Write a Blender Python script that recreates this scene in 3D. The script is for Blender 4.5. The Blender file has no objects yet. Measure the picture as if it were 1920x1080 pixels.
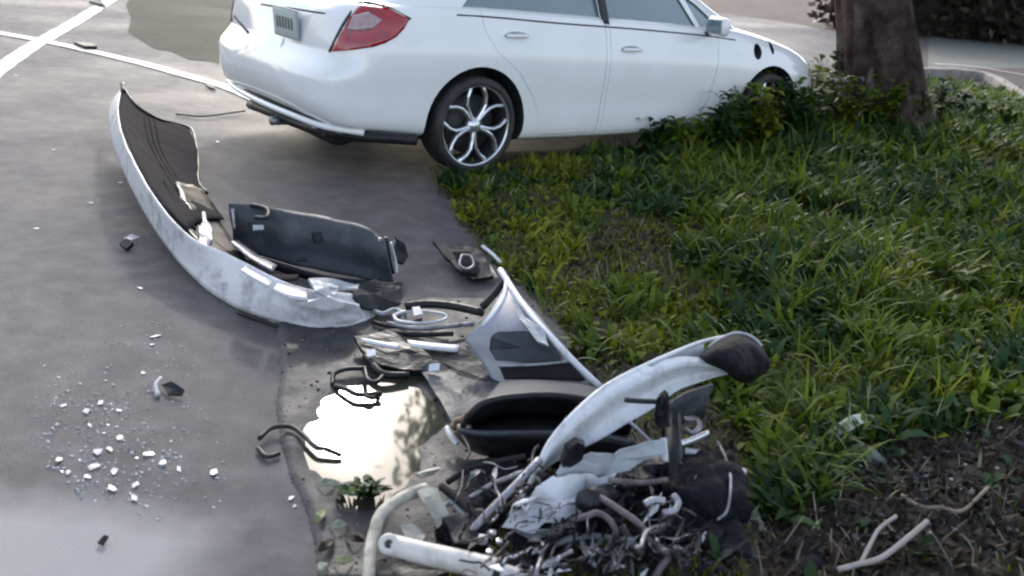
import bpy, bmesh, math, random
import numpy as np
from mathutils import Vector, Matrix, Euler, noise
from mathutils.bvhtree import BVHTree
random.seed(7); rng = np.random.default_rng(7)
R = math.radians
sc = bpy.context.scene
COL = sc.collection

# ------------------------------------------------------------------ camera
CH, CF, CP, CR = 1.62, 1810.5, 0.3639, 0.1103      # height, focal length in pixels of a 1920 frame, pitch down, roll
cam_d = bpy.data.cameras.new('camera'); cam = bpy.data.objects.new('camera', cam_d); COL.objects.link(cam)
r_ = Vector((1, 0, 0)); u_ = Vector((0, math.sin(CP), math.cos(CP))); f_ = Vector((0, math.cos(CP), -math.sin(CP)))
cr = math.cos(CR) * r_ + math.sin(CR) * u_; cu = -math.sin(CR) * r_ + math.cos(CR) * u_
cam.matrix_world = Matrix(((cr.x, cu.x, -f_.x, 0), (cr.y, cu.y, -f_.y, 0), (cr.z, cu.z, -f_.z, CH), (0, 0, 0, 1)))
cam_d.sensor_width = 36; cam_d.lens = CF / 1920 * 36; cam_d.clip_start = .05; cam_d.clip_end = 900
cam_d.dof.use_dof = True; cam_d.dof.focus_distance = 4.6; cam_d.dof.aperture_fstop = 2.8
sc.camera = cam
CAM = Vector((0, 0, CH))

# ------------------------------------------------------------------ light
SUN_AZ, SUN_EL = R(-9.9), R(29.4)                       # azimuth measured from +Y towards +X
w = bpy.data.worlds.new('World'); sc.world = w; w.use_nodes = True
nt = w.node_tree; bg = nt.nodes['Background']
sky = nt.nodes.new('ShaderNodeTexSky'); sky.sky_type = 'NISHITA'; sky.sun_disc = False
sky.sun_elevation = SUN_EL; sky.sun_rotation = SUN_AZ; sky.air_density = 1.0; sky.dust_density = 2.0; sky.ozone_density = .6
hs = nt.nodes.new('ShaderNodeHueSaturation'); hs.inputs['Saturation'].default_value = .62
nt.links.new(sky.outputs[0], hs.inputs['Color']); nt.links.new(hs.outputs[0], bg.inputs[0]); bg.inputs[1].default_value = .15
sd = bpy.data.lights.new('sun', 'SUN'); sd.energy = .65; sd.angle = R(4.2); sd.color = (1, .96, .9)
so = bpy.data.objects.new('sun', sd); COL.objects.link(so)
sdir = Vector((math.sin(SUN_AZ) * math.cos(SUN_EL), math.cos(SUN_AZ) * math.cos(SUN_EL), math.sin(SUN_EL)))
so.rotation_euler = sdir.to_track_quat('Z', 'Y').to_euler(); so.location = (0, 0, 20)
sc.view_settings.view_transform = 'Standard'; sc.view_settings.look = 'None'
sc.view_settings.gamma = 1; sc.view_settings.exposure = 1.45
sc.render.engine = 'CYCLES'
sc.cycles.use_denoising = True; sc.cycles.max_bounces = 6; sc.cycles.caustics_reflective = False; sc.cycles.caustics_refractive = False
sc.cycles.filter_width = 2.2

# ------------------------------------------------------------------ helpers
def sstep(a, b, x):
    t = min(1, max(0, (x - a) / (b - a))); return t * t * (3 - 2 * t)
def G(px, py, z=0.0):
    """point of the horizontal plane at height z seen at a pixel of the 1920x1080 photograph"""
    d = f_ + cr * ((px - 960) / CF) - cu * ((py - 540) / CF)
    t = (z - CH) / d.z
    return Vector((d.x * t, d.y * t, z))
def tag(o, label=None, cat=None, group=None, kind=None):
    if label: o['label'] = label
    if cat: o['category'] = cat
    if group: o['group'] = group
    if kind: o['kind'] = kind
    return o
def empty(name, loc=(0, 0, 0), rot=(0, 0, 0)):
    o = bpy.data.objects.new(name, None); COL.objects.link(o); o.location = loc; o.rotation_euler = rot; o.empty_display_size = .1
    return o
def link(name, me, mat=None, parent=None, smooth=True):
    if mat is not None and len(me.materials) == 0: me.materials.append(mat)
    o = bpy.data.objects.new(name, me); COL.objects.link(o)
    if parent: o.parent = parent
    if smooth:
        me.polygons.foreach_set('use_smooth', [True] * len(me.polygons))
    return o
def recenter(o):
    """put the origin of a top-level mesh at the middle of its underside"""
    v = np.array([tuple(x.co) for x in o.data.vertices])
    c = Vector(((v[:, 0].min() + v[:, 0].max()) / 2, (v[:, 1].min() + v[:, 1].max()) / 2, v[:, 2].min()))
    o.data.transform(Matrix.Translation(-c)); o.location = c
    return o
def mesh(vs, fs, name='m'):
    me = bpy.data.meshes.new(name); me.from_pydata([tuple(v) for v in vs], [], fs); me.update(); return me
def fixn(me):
    bm = bmesh.new(); bm.from_mesh(me); bmesh.ops.recalc_face_normals(bm, faces=bm.faces); bm.to_mesh(me); bm.free(); return me
def catmull(P, n=6):
    P = [Vector(p) for p in P]
    if len(P) < 3: return [P[0].lerp(P[-1], i / n) for i in range(n + 1)]
    out = []
    for i in range(len(P) - 1):
        a = P[i - 1] if i else P[0] * 2 - P[1]; b = P[i]; c = P[i + 1]; d = P[i + 2] if i + 2 < len(P) else P[-1] * 2 - P[-2]
        for k in range(n):
            t = k / n
            out.append(.5 * ((2 * b) + (c - a) * t + (2 * a - 5 * b + 4 * c - d) * t * t + (3 * b - a - 3 * c + d) * t ** 3))
    out.append(P[-1]); return out
def tube_geo(P, r, seg=8, n=6, r2=None, closed_ends=True):
    P = catmull(P, n); vs, fs = [], []; N = len(P); up = None
    for i, p in enumerate(P):
        t = (P[min(i + 1, N - 1)] - P[max(i - 1, 0)]).normalized()
        if up is None: up = t.orthogonal().normalized()
        up = (up - t * up.dot(t)).normalized(); s = t.cross(up)
        rr = r if r2 is None else r + (r2 - r) * i / (N - 1)
        for k in range(seg):
            a = 2 * math.pi * k / seg
            vs.append(p + (up * math.cos(a) + s * math.sin(a)) * rr)
    for i in range(N - 1):
        for k in range(seg):
            fs.append((i * seg + k, i * seg + (k + 1) % seg, (i + 1) * seg + (k + 1) % seg, (i + 1) * seg + k))
    if closed_ends:
        fs.append(tuple(range(seg))[::-1]); fs.append(tuple((N - 1) * seg + k for k in range(seg)))
    return vs, fs
def join_geo(gs):
    V, F = [], []
    for v, f in gs:
        o = len(V); V += list(v); F += [tuple(i + o for i in q) for q in f]
    return V, F
def PX(pts):
    return [G(*p) for p in pts]
def tube(name, pts, r, mat, parent=None, seg=8, n=6, r2=None):
    v, f = tube_geo(PX(pts), r, seg, n, r2)
    return link(name, fixn(mesh(v, f, name)), mat, parent)
def solid(me, th, offset=-1):
    """thickness by mesh: extrude the sheet along its normals"""
    bm = bmesh.new(); bm.from_mesh(me); bmesh.ops.recalc_face_normals(bm, faces=bm.faces)
    bmesh.ops.solidify(bm, geom=bm.faces[:], thickness=th); bm.to_mesh(me); bm.free(); return me
def sheet_me(curves, th=.004, nu=40, nv=5, crumple=0, seed=0):
    """sheet through several long curves (each a list of 3-D points), smooth both ways"""
    rows = []
    for c in curves:
        c = catmull(c, 8); L = [0]
        for i in range(1, len(c)): L.append(L[-1] + (c[i] - c[i - 1]).length)
        row = []; j = 0
        for k in range(nu + 1):
            s = L[-1] * k / nu
            while j < len(L) - 2 and L[j + 1] < s: j += 1
            row.append(c[j].lerp(c[j + 1], (s - L[j]) / max(1e-9, L[j + 1] - L[j])))
        rows.append(row)
    cols = [catmull([r[k] for r in rows], nv) for k in range(nu + 1)]
    m = len(cols[0]); vs = [p.copy() for c in cols for p in c]
    if crumple:
        for v in vs:
            q = noise.noise_vector(v * 9 + Vector((seed, 0, 0))) * crumple
            if crumple > .008:
                k = noise.noise(v * 22 + Vector((seed, 3, 0))); k2 = noise.noise(v * 45 + Vector((0, seed, 0))); q += Vector((0, -.5, .8)) * (abs(k) * 1.3 + abs(k2) * .6 - .4) * crumple
            v += q
    fs = [(i * m + j, i * m + j + 1, (i + 1) * m + j + 1, (i + 1) * m + j) for i in range(nu) for j in range(m - 1)]
    me = mesh(vs, fs)
    if th: solid(me, th)
    return me
def plate_me(P, th=.006, cuts=3, crumple=0, seed=0, inflate=0):
    """plate from an outline of 3-D points; subdivided so that it can be bent or dented"""
    bm = bmesh.new(); vs = [bm.verts.new(p) for p in P]; c = sum((Vector(p) for p in P), Vector()) / len(P)
    cv = bm.verts.new(c)
    for i in range(len(vs)): bm.faces.new((vs[i], vs[(i + 1) % len(vs)], cv))
    bmesh.ops.subdivide_edges(bm, edges=bm.edges[:], cuts=cuts, use_grid_fill=True)
    bmesh.ops.recalc_face_normals(bm, faces=bm.faces); bm.normal_update()
    if inflate:
        be = {v for e in bm.edges if e.is_boundary for v in e.verts}
        bl = [v.co.copy() for v in be]
        for v in bm.verts:
            if v in be: continue
            d = min((v.co - q).length for q in bl); v.co.z += inflate * min(1, d / .06)
    if crumple:
        for v in bm.verts: v.co += noise.noise_vector(v.co * 14 + Vector((seed, seed, 0))) * crumple
    bmesh.ops.solidify(bm, geom=bm.faces[:], thickness=th)
    me = bpy.data.meshes.new('plate'); bm.to_mesh(me); bm.free(); return me
def plate(name, pts, mat, parent=None, th=.006, cuts=3, crumple=0, seed=0, inflate=0):
    return link(name, fixn(plate_me(PX(pts), th, cuts, crumple, seed, inflate)), mat, parent, smooth=False)
def sheet(name, curves, mat, parent=None, **k):
    return link(name, sheet_me([PX(c) for c in curves], **k), mat, parent)
def box_geo(c, s, rot=(0, 0, 0)):
    m = Euler(rot).to_matrix(); vs = []
    for x in (-1, 1):
        for y in (-1, 1):
            for z in (-1, 1): vs.append(Vector(c) + m @ Vector((x * s[0] / 2, y * s[1] / 2, z * s[2] / 2)))
    return vs, [(0, 1, 3, 2), (4, 6, 7, 5), (0, 4, 5, 1), (2, 3, 7, 6), (0, 2, 6, 4), (1, 5, 7, 3)]
def boxb_me(c, s, rot=(0, 0, 0), bev=.006, seg=2):
    v, f = box_geo(c, s, rot); me = mesh(v, f); bm = bmesh.new(); bm.from_mesh(me); bmesh.ops.recalc_face_normals(bm, faces=bm.faces)
    bmesh.ops.bevel(bm, geom=bm.edges[:], offset=bev, segments=seg, affect='EDGES', profile=.5); bm.to_mesh(me); bm.free(); return me
def lathe_geo(prof, seg=32, axis='Z'):
    vs, fs = [], []; n = len(prof)
    for k in range(seg):
        a = 2 * math.pi * k / seg
        for r, z in prof:
            vs.append(Vector((r * math.cos(a), r * math.sin(a), z)) if axis == 'Z' else Vector((r * math.cos(a), z, r * math.sin(a))))
    for k in range(seg):
        for i in range(n - 1):
            fs.append((k * n + i, ((k + 1) % seg) * n + i, ((k + 1) % seg) * n + i + 1, k * n + i + 1))
    return vs, fs

# ------------------------------------------------------------------ materials
def mat(name, col, rough=.5, metal=0, var=.15, scale=20, bump=.0, bscale=60, col2=None, coat=0, spec=.5, dirt=None, dscale=6, damt=.5, island=0, trans=0):
    m = bpy.data.materials.new(name); m.use_nodes = True; n = m.node_tree.nodes; l = m.node_tree.links; b = n['Principled BSDF']
    b.inputs['Roughness'].default_value = rough; b.inputs['Metallic'].default_value = metal
    b.inputs['Coat Weight'].default_value = coat; b.inputs['Specular IOR Level'].default_value = spec
    b.inputs['Coat Roughness'].default_value = .06
    if trans: b.inputs['Transmission Weight'].default_value = trans
    tc = n.new('ShaderNodeTexCoord'); nz = n.new('ShaderNodeTexNoise'); nz.inputs['Scale'].default_value = scale; nz.inputs['Detail'].default_value = 6
    l.new(tc.outputs['Object'], nz.inputs['Vector'])
    c2 = col2 or tuple(c * (1 - var) for c in col); c1 = col if col2 else tuple(min(1, c * (1 + var)) for c in col)
    rp = n.new('ShaderNodeValToRGB'); rp.color_ramp.elements[0].position = .32; rp.color_ramp.elements[1].position = .68
    rp.color_ramp.elements[0].color = (*c2, 1); rp.color_ramp.elements[1].color = (*c1, 1)
    l.new(nz.outputs['Fac'], rp.inputs[0]); out = rp.outputs[0]
    if island:
        g = n.new('ShaderNodeNewGeometry'); hv = n.new('ShaderNodeHueSaturation')
        mr = n.new('ShaderNodeMapRange'); mr.inputs[3].default_value = 1 - island; mr.inputs[4].default_value = 1 + island
        l.new(g.outputs['Random Per Island'], mr.inputs[0]); l.new(mr.outputs[0], hv.inputs['Value']); l.new(out, hv.inputs['Color']); out = hv.outputs[0]
    if dirt:
        n2 = n.new('ShaderNodeTexNoise'); n2.inputs['Scale'].default_value = dscale; n2.inputs['Detail'].default_value = 8; n2.inputs['Roughness'].default_value = .65
        l.new(tc.outputs['Object'], n2.inputs['Vector'])
        r2 = n.new('ShaderNodeValToRGB'); r2.color_ramp.elements[0].position = .5; r2.color_ramp.elements[1].position = .68
        r2.color_ramp.elements[0].color = (0, 0, 0, 1); r2.color_ramp.elements[1].color = (damt, damt, damt, 1)
        l.new(n2.outputs['Fac'], r2.inputs[0])
        mx = n.new('ShaderNodeMixRGB'); mx.inputs[2].default_value = (*dirt, 1); l.new(r2.outputs[0], mx.inputs[0]); l.new(out, mx.inputs[1]); out = mx.outputs[0]
        rr = n.new('ShaderNodeMath'); rr.operation = 'MULTIPLY_ADD'; rr.inputs[1].default_value = .5; rr.inputs[2].default_value = rough; rr.use_clamp = True
        l.new(r2.outputs[0], rr.inputs[0]); l.new(rr.outputs[0], b.inputs['Roughness'])
    l.new(out, b.inputs['Base Color'])
    if bump:
        bn = n.new('ShaderNodeTexNoise'); bn.inputs['Scale'].default_value = bscale; bn.inputs['Detail'].default_value = 6; l.new(tc.outputs['Object'], bn.inputs['Vector'])
        bp = n.new('ShaderNodeBump'); bp.inputs['Strength'].default_value = bump; bp.inputs['Distance'].default_value = .02
        l.new(bn.outputs['Fac'], bp.inputs['Height']); l.new(bp.outputs[0], b.inputs['Normal'])
    return m
M = {}
M['paint'] = mat('white_car_paint', (.78, .785, .79), .24, var=.02, scale=3, coat=1.0, dirt=(.5, .48, .44), dscale=5, damt=.12)
M['torn_white'] = mat('scuffed_white_bumper_plastic', (.60, .60, .63), .38, var=.06, scale=12, coat=.2, dirt=(.16, .155, .165), dscale=8, damt=.7, bump=.15)
M['inner_grey'] = mat('grey_inner_plastic', (.032, .029, .032), .95, spec=.05, var=.2, scale=9, dirt=(.05, .046, .048), dscale=7, damt=.6, bump=.12, bscale=40)
M['black'] = mat('black_plastic', (.010, .011, .015), .42, var=.3, dirt=(.05, .046, .046), dscale=9, damt=.5, bump=.1, spec=.3)
M['dark_panel'] = mat('dark_slate_plastic', (.042, .048, .06), .5, spec=.3, var=.2, scale=7, dirt=(.14, .14, .15), dscale=6, damt=.45, bump=.15)
M['near_black'] = mat('near_black_rough', (.009, .009, .013), .6, var=.5, scale=30, bump=.6, bscale=45, spec=.12)  # near-black tone for castings, filler lumps and the end cap
M['rubber'] = mat('tyre_rubber', (.02, .02, .022), .7, var=.2, dirt=(.1, .09, .08), dscale=10, damt=.5)
M['alloy'] = mat('brushed_alloy', (.66, .67, .69), .3, metal=.85, var=.06, scale=30)
M['dark_metal'] = mat('dark_grimy_metal', (.03, .029, .034), .45, metal=.4, var=.35, scale=18, bump=.3, spec=.3, dirt=(.09, .08, .075), dscale=15, damt=.6)
M['grey_metal'] = mat('dull_grey_metal', (.30, .30, .33), .35, metal=.6, var=.25, scale=25, bump=.2, dirt=(.08, .07, .07), dscale=14, damt=.7)
M['fender'] = mat('bent_silver_white_panel', (.62, .64, .68), .32, var=.06, scale=8, coat=.4, dirt=(.22, .22, .24), dscale=9, damt=.55, bump=.08)
M['fender_grey'] = mat('dusty_blue_grey_sheet', (.32, .35, .38), .45, var=.25, scale=12, dirt=(.1, .1, .11), dscale=12, damt=.6, bump=.2)
M['pipe'] = mat('cream_plastic_pipe', (.62, .58, .55), .4, var=.08, scale=15, dirt=(.25, .22, .18), dscale=14, damt=.5, bump=.08)
M['scrap'] = mat('pale_muddy_scrap', (.42, .40, .34), .55, var=.3, scale=22, dirt=(.14, .12, .09), dscale=16, damt=.8, bump=.2)
M['pink_hose'] = mat('faded_mauve_hose', (.13, .105, .115), .5, var=.4, scale=25, spec=.3, dirt=(.03, .028, .03), dscale=14, damt=.9)
M['grey_clear'] = mat('frosted_grey_plastic', (.26, .27, .31), .28, var=.15, scale=6, dirt=(.12, .12, .13), dscale=8, damt=.5, coat=.3)
M['bright_edge'] = mat('bright_torn_edge', (.68, .70, .74), .3, var=.1, scale=20, dirt=(.25, .25, .25), dscale=20, damt=.6)
M['glass'] = mat('tinted_window_glass', (.13, .18, .205), .05, var=.1, scale=2, coat=1, spec=.9)
M['red_lens'] = mat('red_lamp_lens', (.30, .004, .014), .12, var=.25, scale=18, coat=1)
M['clear_lens'] = mat('clear_lamp_lens', (.36, .24, .25), .1, var=.15, scale=40, coat=1)
M['plate'] = mat('number_plate_face', (.42, .48, .47), .4, var=.08, scale=30)
M['plate_ink'] = mat('number_plate_ink', (.12, .15, .16), .5)
M['seam'] = mat('dark_seam_rubber', (.03, .032, .036), .6)
M['shard_white'] = mat('white_broken_plastic', (.50, .485, .51), .35, var=.1, scale=40)
M['bronze'] = mat('rusty_bronze_metal', (.22, .16, .11), .5, metal=.3, var=.4, scale=30, bump=.3)
M['cover'] = mat('paint_cover', (.25, .25, .25))

def ground_mat(name, stops, rough, rvar=.15, s1=.6, s2=7, s3=90, bump=.35, bs=160, wet=None, spec=.5):
    m = bpy.data.materials.new(name); m.use_nodes = True; n = m.node_tree.nodes; l = m.node_tree.links; b = n['Principled BSDF']
    g = n.new('ShaderNodeNewGeometry'); ns = []
    for s in (s1, s2, s3):
        q = n.new('ShaderNodeTexNoise'); q.inputs['Scale'].default_value = s; q.inputs['Detail'].default_value = 7; q.inputs['Roughness'].default_value = .6
        l.new(g.outputs['Position'], q.inputs['Vector']); ns.append(q)
    a = n.new('ShaderNodeMath'); a.operation = 'MULTIPLY_ADD'; a.inputs[1].default_value = .5; l.new(ns[1].outputs['Fac'], a.inputs[0])
    a2 = n.new('ShaderNodeMath'); a2.operation = 'MULTIPLY'; a2.inputs[1].default_value = .38; l.new(ns[0].outputs['Fac'], a2.inputs[0]); l.new(a2.outputs[0], a.inputs[2])
    a3 = n.new('ShaderNodeMath'); a3.operation = 'MULTIPLY_ADD'; a3.inputs[1].default_value = .22; l.new(ns[2].outputs['Fac'], a3.inputs[0]); l.new(a.outputs[0], a3.inputs[2])
    rp = n.new('ShaderNodeValToRGB'); e = rp.color_ramp.elements
    e[0].position = stops[0][0]; e[0].color = (*stops[0][1], 1); e[1].position = stops[-1][0]; e[1].color = (*stops[-1][1], 1)
    for p, c in stops[1:-1]: k = e.new(p); k.color = (*c, 1)
    l.new(a3.outputs[0], rp.inputs[0]); l.new(rp.outputs[0], b.inputs['Base Color'])
    mr = n.new('ShaderNodeMapRange'); mr.inputs[1].default_value = .35; mr.inputs[2].default_value = .65
    mr.inputs[3].default_value = rough - rvar; mr.inputs[4].default_value = rough + rvar
    l.new(ns[0].outputs['Fac'], mr.inputs[0]); l.new(mr.outputs[0], b.inputs['Roughness']); b.inputs['Specular IOR Level'].default_value = spec
    bn = n.new('ShaderNodeTexNoise'); bn.inputs['Scale'].default_value = bs; bn.inputs['Detail'].default_value = 5; l.new(g.outputs['Position'], bn.inputs['Vector'])
    bp = n.new('ShaderNodeBump'); bp.inputs['Strength'].default_value = bump; bp.inputs['Distance'].default_value = .01
    l.new(bn.outputs['Fac'], bp.inputs['Height']); l.new(bp.outputs[0], b.inputs['Normal'])
    return m
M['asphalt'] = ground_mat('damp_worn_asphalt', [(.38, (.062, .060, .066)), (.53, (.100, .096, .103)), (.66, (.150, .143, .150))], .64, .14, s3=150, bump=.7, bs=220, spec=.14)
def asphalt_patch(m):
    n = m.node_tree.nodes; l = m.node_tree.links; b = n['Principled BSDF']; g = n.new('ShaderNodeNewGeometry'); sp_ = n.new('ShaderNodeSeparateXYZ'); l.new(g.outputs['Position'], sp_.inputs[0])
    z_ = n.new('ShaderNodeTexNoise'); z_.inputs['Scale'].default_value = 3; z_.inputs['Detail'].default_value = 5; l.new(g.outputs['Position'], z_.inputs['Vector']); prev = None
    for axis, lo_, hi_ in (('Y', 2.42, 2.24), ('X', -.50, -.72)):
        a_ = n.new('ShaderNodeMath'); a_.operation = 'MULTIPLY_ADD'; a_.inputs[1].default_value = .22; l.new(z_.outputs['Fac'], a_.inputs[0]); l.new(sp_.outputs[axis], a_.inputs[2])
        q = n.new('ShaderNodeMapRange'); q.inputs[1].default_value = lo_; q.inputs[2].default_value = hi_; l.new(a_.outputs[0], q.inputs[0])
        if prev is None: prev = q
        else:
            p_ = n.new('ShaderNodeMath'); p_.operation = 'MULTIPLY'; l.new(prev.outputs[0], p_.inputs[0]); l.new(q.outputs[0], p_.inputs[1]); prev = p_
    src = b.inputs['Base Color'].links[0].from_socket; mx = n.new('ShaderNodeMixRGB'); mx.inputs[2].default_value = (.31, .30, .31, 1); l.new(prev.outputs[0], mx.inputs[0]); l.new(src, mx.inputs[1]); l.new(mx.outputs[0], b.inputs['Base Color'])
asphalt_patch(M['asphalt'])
M['gutter'] = ground_mat('dark_wet_gutter', [(.38, (.045, .044, .052)), (.55, (.075, .072, .082)), (.7, (.11, .105, .115))], .55, .12, s1=2.5)
M['slab'] = ground_mat('pale_concrete_patch', [(.38, (.10, .097, .107)), (.55, (.135, .13, .14)), (.7, (.165, .16, .165))], .6, .1)
M['lane'] = ground_mat('worn_road_paint', [(.38, (.14, .135, .14)), (.48, (.36, .35, .35)), (.64, (.52, .51, .50))], .5, .1, s1=3, s2=14, s3=60)
M['silt'] = ground_mat('gritty_gutter_silt', [(.36, (.016, .0155, .019)), (.5, (.040, .039, .044)), (.68, (.078, .074, .075))], .62, .15, s1=2.2, s2=14, s3=110, bump=.3, bs=110, spec=.25)
M['dust'] = ground_mat('olive_dusty_pavement', [(.4, (.062, .060, .054)), (.6, (.084, .082, .066))], .85, .08, spec=.08)
M['soil'] = ground_mat('dark_leafy_soil', [(.36, (.007, .006, .004)), (.52, (.016, .014, .008)), (.68, (.032, .026, .016))], .8, .1, s1=1.5, s2=12, s3=80, bump=1, bs=50)
M['pave'] = ground_mat('pinkish_far_pavement', [(.4, (.062, .050, .046)), (.62, (.125, .102, .094))], .8, .1, spec=.1, s1=.8, s2=4)
M['far_road'] = ground_mat('grey_green_far_road', [(.4, (.065, .07, .06)), (.62, (.10, .105, .09))], .7, .1)
M['water'] = mat('puddle_water', (.045, .048, .036), .04, var=.3, scale=5, spec=.3)
def leaf_mat(name, c1, c2, rough=.5, island=.5):
    m = mat(name, c1, rough, col2=c2, scale=3.5, island=island)
    b = m.node_tree.nodes['Principled BSDF']; n = m.node_tree.nodes; l = m.node_tree.links
    src = b.inputs['Base Color'].links[0].from_socket
    tr = n.new('ShaderNodeBsdfTranslucent'); l.new(src, tr.inputs[0]); b.inputs['Specular IOR Level'].default_value = .22; mx = n.new('ShaderNodeMixShader'); mx.inputs[0].default_value = .35
    l.new(b.outputs[0], mx.inputs[1]); l.new(tr.outputs[0], mx.inputs[2]); l.new(mx.outputs[0], n['Material Output'].inputs['Surface'])
    return m
M['g_mid'] = leaf_mat('mid_green_leaf', (.120, .165, .012), (.045, .083, .009))
M['g_dark'] = leaf_mat('dark_blue_green_leaf', (.030, .070, .020), (.014, .036, .012))
M['g_yel'] = leaf_mat('yellow_green_blade', (.19, .205, .012), (.09, .12, .010))
M['g_pale'] = leaf_mat('pale_dry_blade', (.30, .32, .18), (.18, .21, .12), island=.4)
M['g_brown'] = leaf_mat('dead_brown_leaf', (.060, .042, .028), (.022, .016, .010))
M['twig'] = mat('dry_twig', (.20, .15, .12), .7, var=.3, scale=30, bump=.3)
M['pale_stick'] = mat('bleached_stick', (.30, .265, .25), .7, var=.1, scale=12)
M['leaf_grey'] = leaf_mat('pale_grey_green_leaf', (.26, .29, .24), (.15, .18, .14))
M['bag'] = mat('pale_green_plastic_bag', (.40, .45, .34), .35, var=.15, scale=12, bump=.3)
M['stone'] = mat('tan_grey_stone', (.26, .23, .22), .8, var=.25, scale=18, bump=.5)
M['bark'] = mat('dark_bark', (.058, .039, .034), .9, col2=(.015, .010, .009), scale=9, bump=1.0, bscale=28, dirt=(.15, .12, .11), dscale=2.6, damt=.5, spec=.15)
M['hedge'] = leaf_mat('brown_hedge_leaf', (.045, .035, .02), (.018, .014, .01))

# ------------------------------------------------------------------ terrain
def inpoly(x, y, poly):
    c = False; n = len(poly); j = n - 1
    for i in range(n):
        xi, yi = poly[i]; xj, yj = poly[j]
        if (yi > y) != (yj > y) and x < (xj - xi) * (y - yi) / (yj - yi) + xi: c = not c
        j = i
    return c
def W2(pts): return [(G(*p).x, G(*p).y) for p in pts]
VERGE = [(880, 285), (820, 345), (850, 400), (905, 470), (985, 540), (1060, 640), (1080, 760), (1010, 860), (860, 960), (760, 1090)]
verge_line = W2(VERGE)                                # where road/silt ends and soil begins
verge_poly = verge_line + [(0.0, 1.2), (9, 1.2), (16, 4), (18, 14), (9, 15.5), (4.6, 14.2), (2.6, 9.6), (1.55, 8.25)]
def seg_d(x, y, a, b):
    ax, ay = a; bx, by = b; dx, dy = bx - ax, by - ay
    t = max(0, min(1, ((x - ax) * dx + (y - ay) * dy) / (dx * dx + dy * dy))); return math.hypot(x - ax - t * dx, y - ay - t * dy)
def vdist(x, y):
    return min(seg_d(x, y, verge_poly[i], verge_poly[(i + 1) % len(verge_poly)]) for i in range(len(verge_poly)))
TREE = G(1665, 235, .2)
def H(x, y):
    """height of the planted verge"""
    if not inpoly(x, y, verge_poly): return -.03
    d = vdist(x, y)
    h = .05 * sstep(0, .25, d) + .05 * sstep(.3, 1.5, d)
    h += .16 * math.exp(-((x - TREE.x) ** 2 + (y - TREE.y) ** 2) / 2.2)
    h += .03 * noise.noise(Vector((x * 1.6, y * 1.6, 0))) * sstep(0, .4, d)
    h += .012 * noise.noise(Vector((x * 9, y * 9, 3)))
    return h * sstep(0, .1, d) - .004 * (1 - sstep(0, .1, d))
def flat(name, poly, z, m, sub=0):
    me = mesh([(x, y, z) for x, y in poly], [tuple(range(len(poly)))], name)
    o = link(name, fixn(me), m, smooth=False)
    if me.polygons[0].normal.z < 0: me.flip_normals()
    tag(o, kind='structure'); return o
flat('ground', [(-300, -30), (300, -30), (300, 600), (-300, 600)], -.02, M['pave'])
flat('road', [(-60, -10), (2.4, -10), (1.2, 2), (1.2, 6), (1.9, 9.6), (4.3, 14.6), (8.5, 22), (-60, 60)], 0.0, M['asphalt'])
far = flat('far_pavement', [(2.0, 10.0), (4.2, 14.6), (8, 24), (14, 60), (90, 90), (60, 26), (9, 15.6), (4.6, 14.3)], .004, M['pave'])
flat('far_road', W2([(1740, 132), (1960, 128), (1960, 42), (1740, 48)]) , .008, M['far_road'])
flat('dusty_patch', W2([(236, 10), (246, 34), (240, 60), (262, 74), (290, 92), (322, 96), (352, 112), (396, 116), (440, 128), (480, 60), (470, -30), (260, -30), (248, -10)]), .0035, M['dust'])
# verge sheet
nx, ny = 210, 230; X0, X1, Y0, Y1 = -1.3, 12, 1.1, 15.6
def gx(i): return X0 + (X1 - X0) * (i / nx) ** 1.7
def gy(j): return Y0 + (Y1 - Y0) * (j / ny) ** 1.5
vs = []; ok = {}
for j in range(ny + 1):
    for i in range(nx + 1):
        x, y = gx(i), gy(j); h = H(x, y); vs.append((x, y, h)); ok[(i, j)] = h > -.029
fs = [(j * (nx + 1) + i, j * (nx + 1) + i + 1, (j + 1) * (nx + 1) + i + 1, (j + 1) * (nx + 1) + i)
      for j in range(ny) for i in range(nx) if ok[(i, j)] or ok[(i + 1, j)] or ok[(i, j + 1)] or ok[(i + 1, j + 1)]]
me = mesh(vs, fs, 'verge_soil'); bm = bmesh.new(); bm.from_mesh(me)
bmesh.ops.delete(bm, geom=[v for v in bm.verts if not v.link_faces], context='VERTS'); bm.to_mesh(me); bm.free()
tag(link('verge_soil', me, M['soil']), kind='structure')

# gutter silt: thin raised deposit with a ragged left edge, between road and verge
SILT_L = [(505, 575), (520, 640), (522, 700), (512, 760), (520, 830), (540, 900), (570, 960), (585, 1030), (590, 1100)]
silt_poly = W2(SILT_L + [(800, 1110), (900, 960), (1040, 860), (1100, 760), (1080, 640), (1000, 560), (800, 560), (640, 585)])
def silt_h(x, y):
    if not inpoly(x, y, silt_poly): return -.02
    d = min(seg_d(x, y, silt_poly[i], silt_poly[(i + 1) % len(silt_poly)]) for i in range(len(silt_poly)))
    p = math.hypot((x - PUD[0]) / .225, (y - PUD[1]) / .50) + .42 * noise.noise(Vector((x * 5, y * 5, 1))) + .08 * noise.noise(Vector((x * 16, y * 16, 1)))
    h = .018 * sstep(0, .03, d) + .007 * noise.noise(Vector((x * 9, y * 9, 0))) + .0022 * noise.noise(Vector((x * 40, y * 40, 0)))
    h = h * sstep(0, .02, d)
    return h * sstep(.62, 1.15, p) + (1 - sstep(0, .03, d)) * -.003
pc = G(705, 800); PUD = (pc.x, pc.y)
nx2, ny2 = 190, 260; xs = np.linspace(-1.2, 1.0, nx2 + 1); ys = np.linspace(1.55, 4.5, ny2 + 1)
vs = [(x, y, silt_h(x, y)) for y in ys for x in xs]
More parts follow.
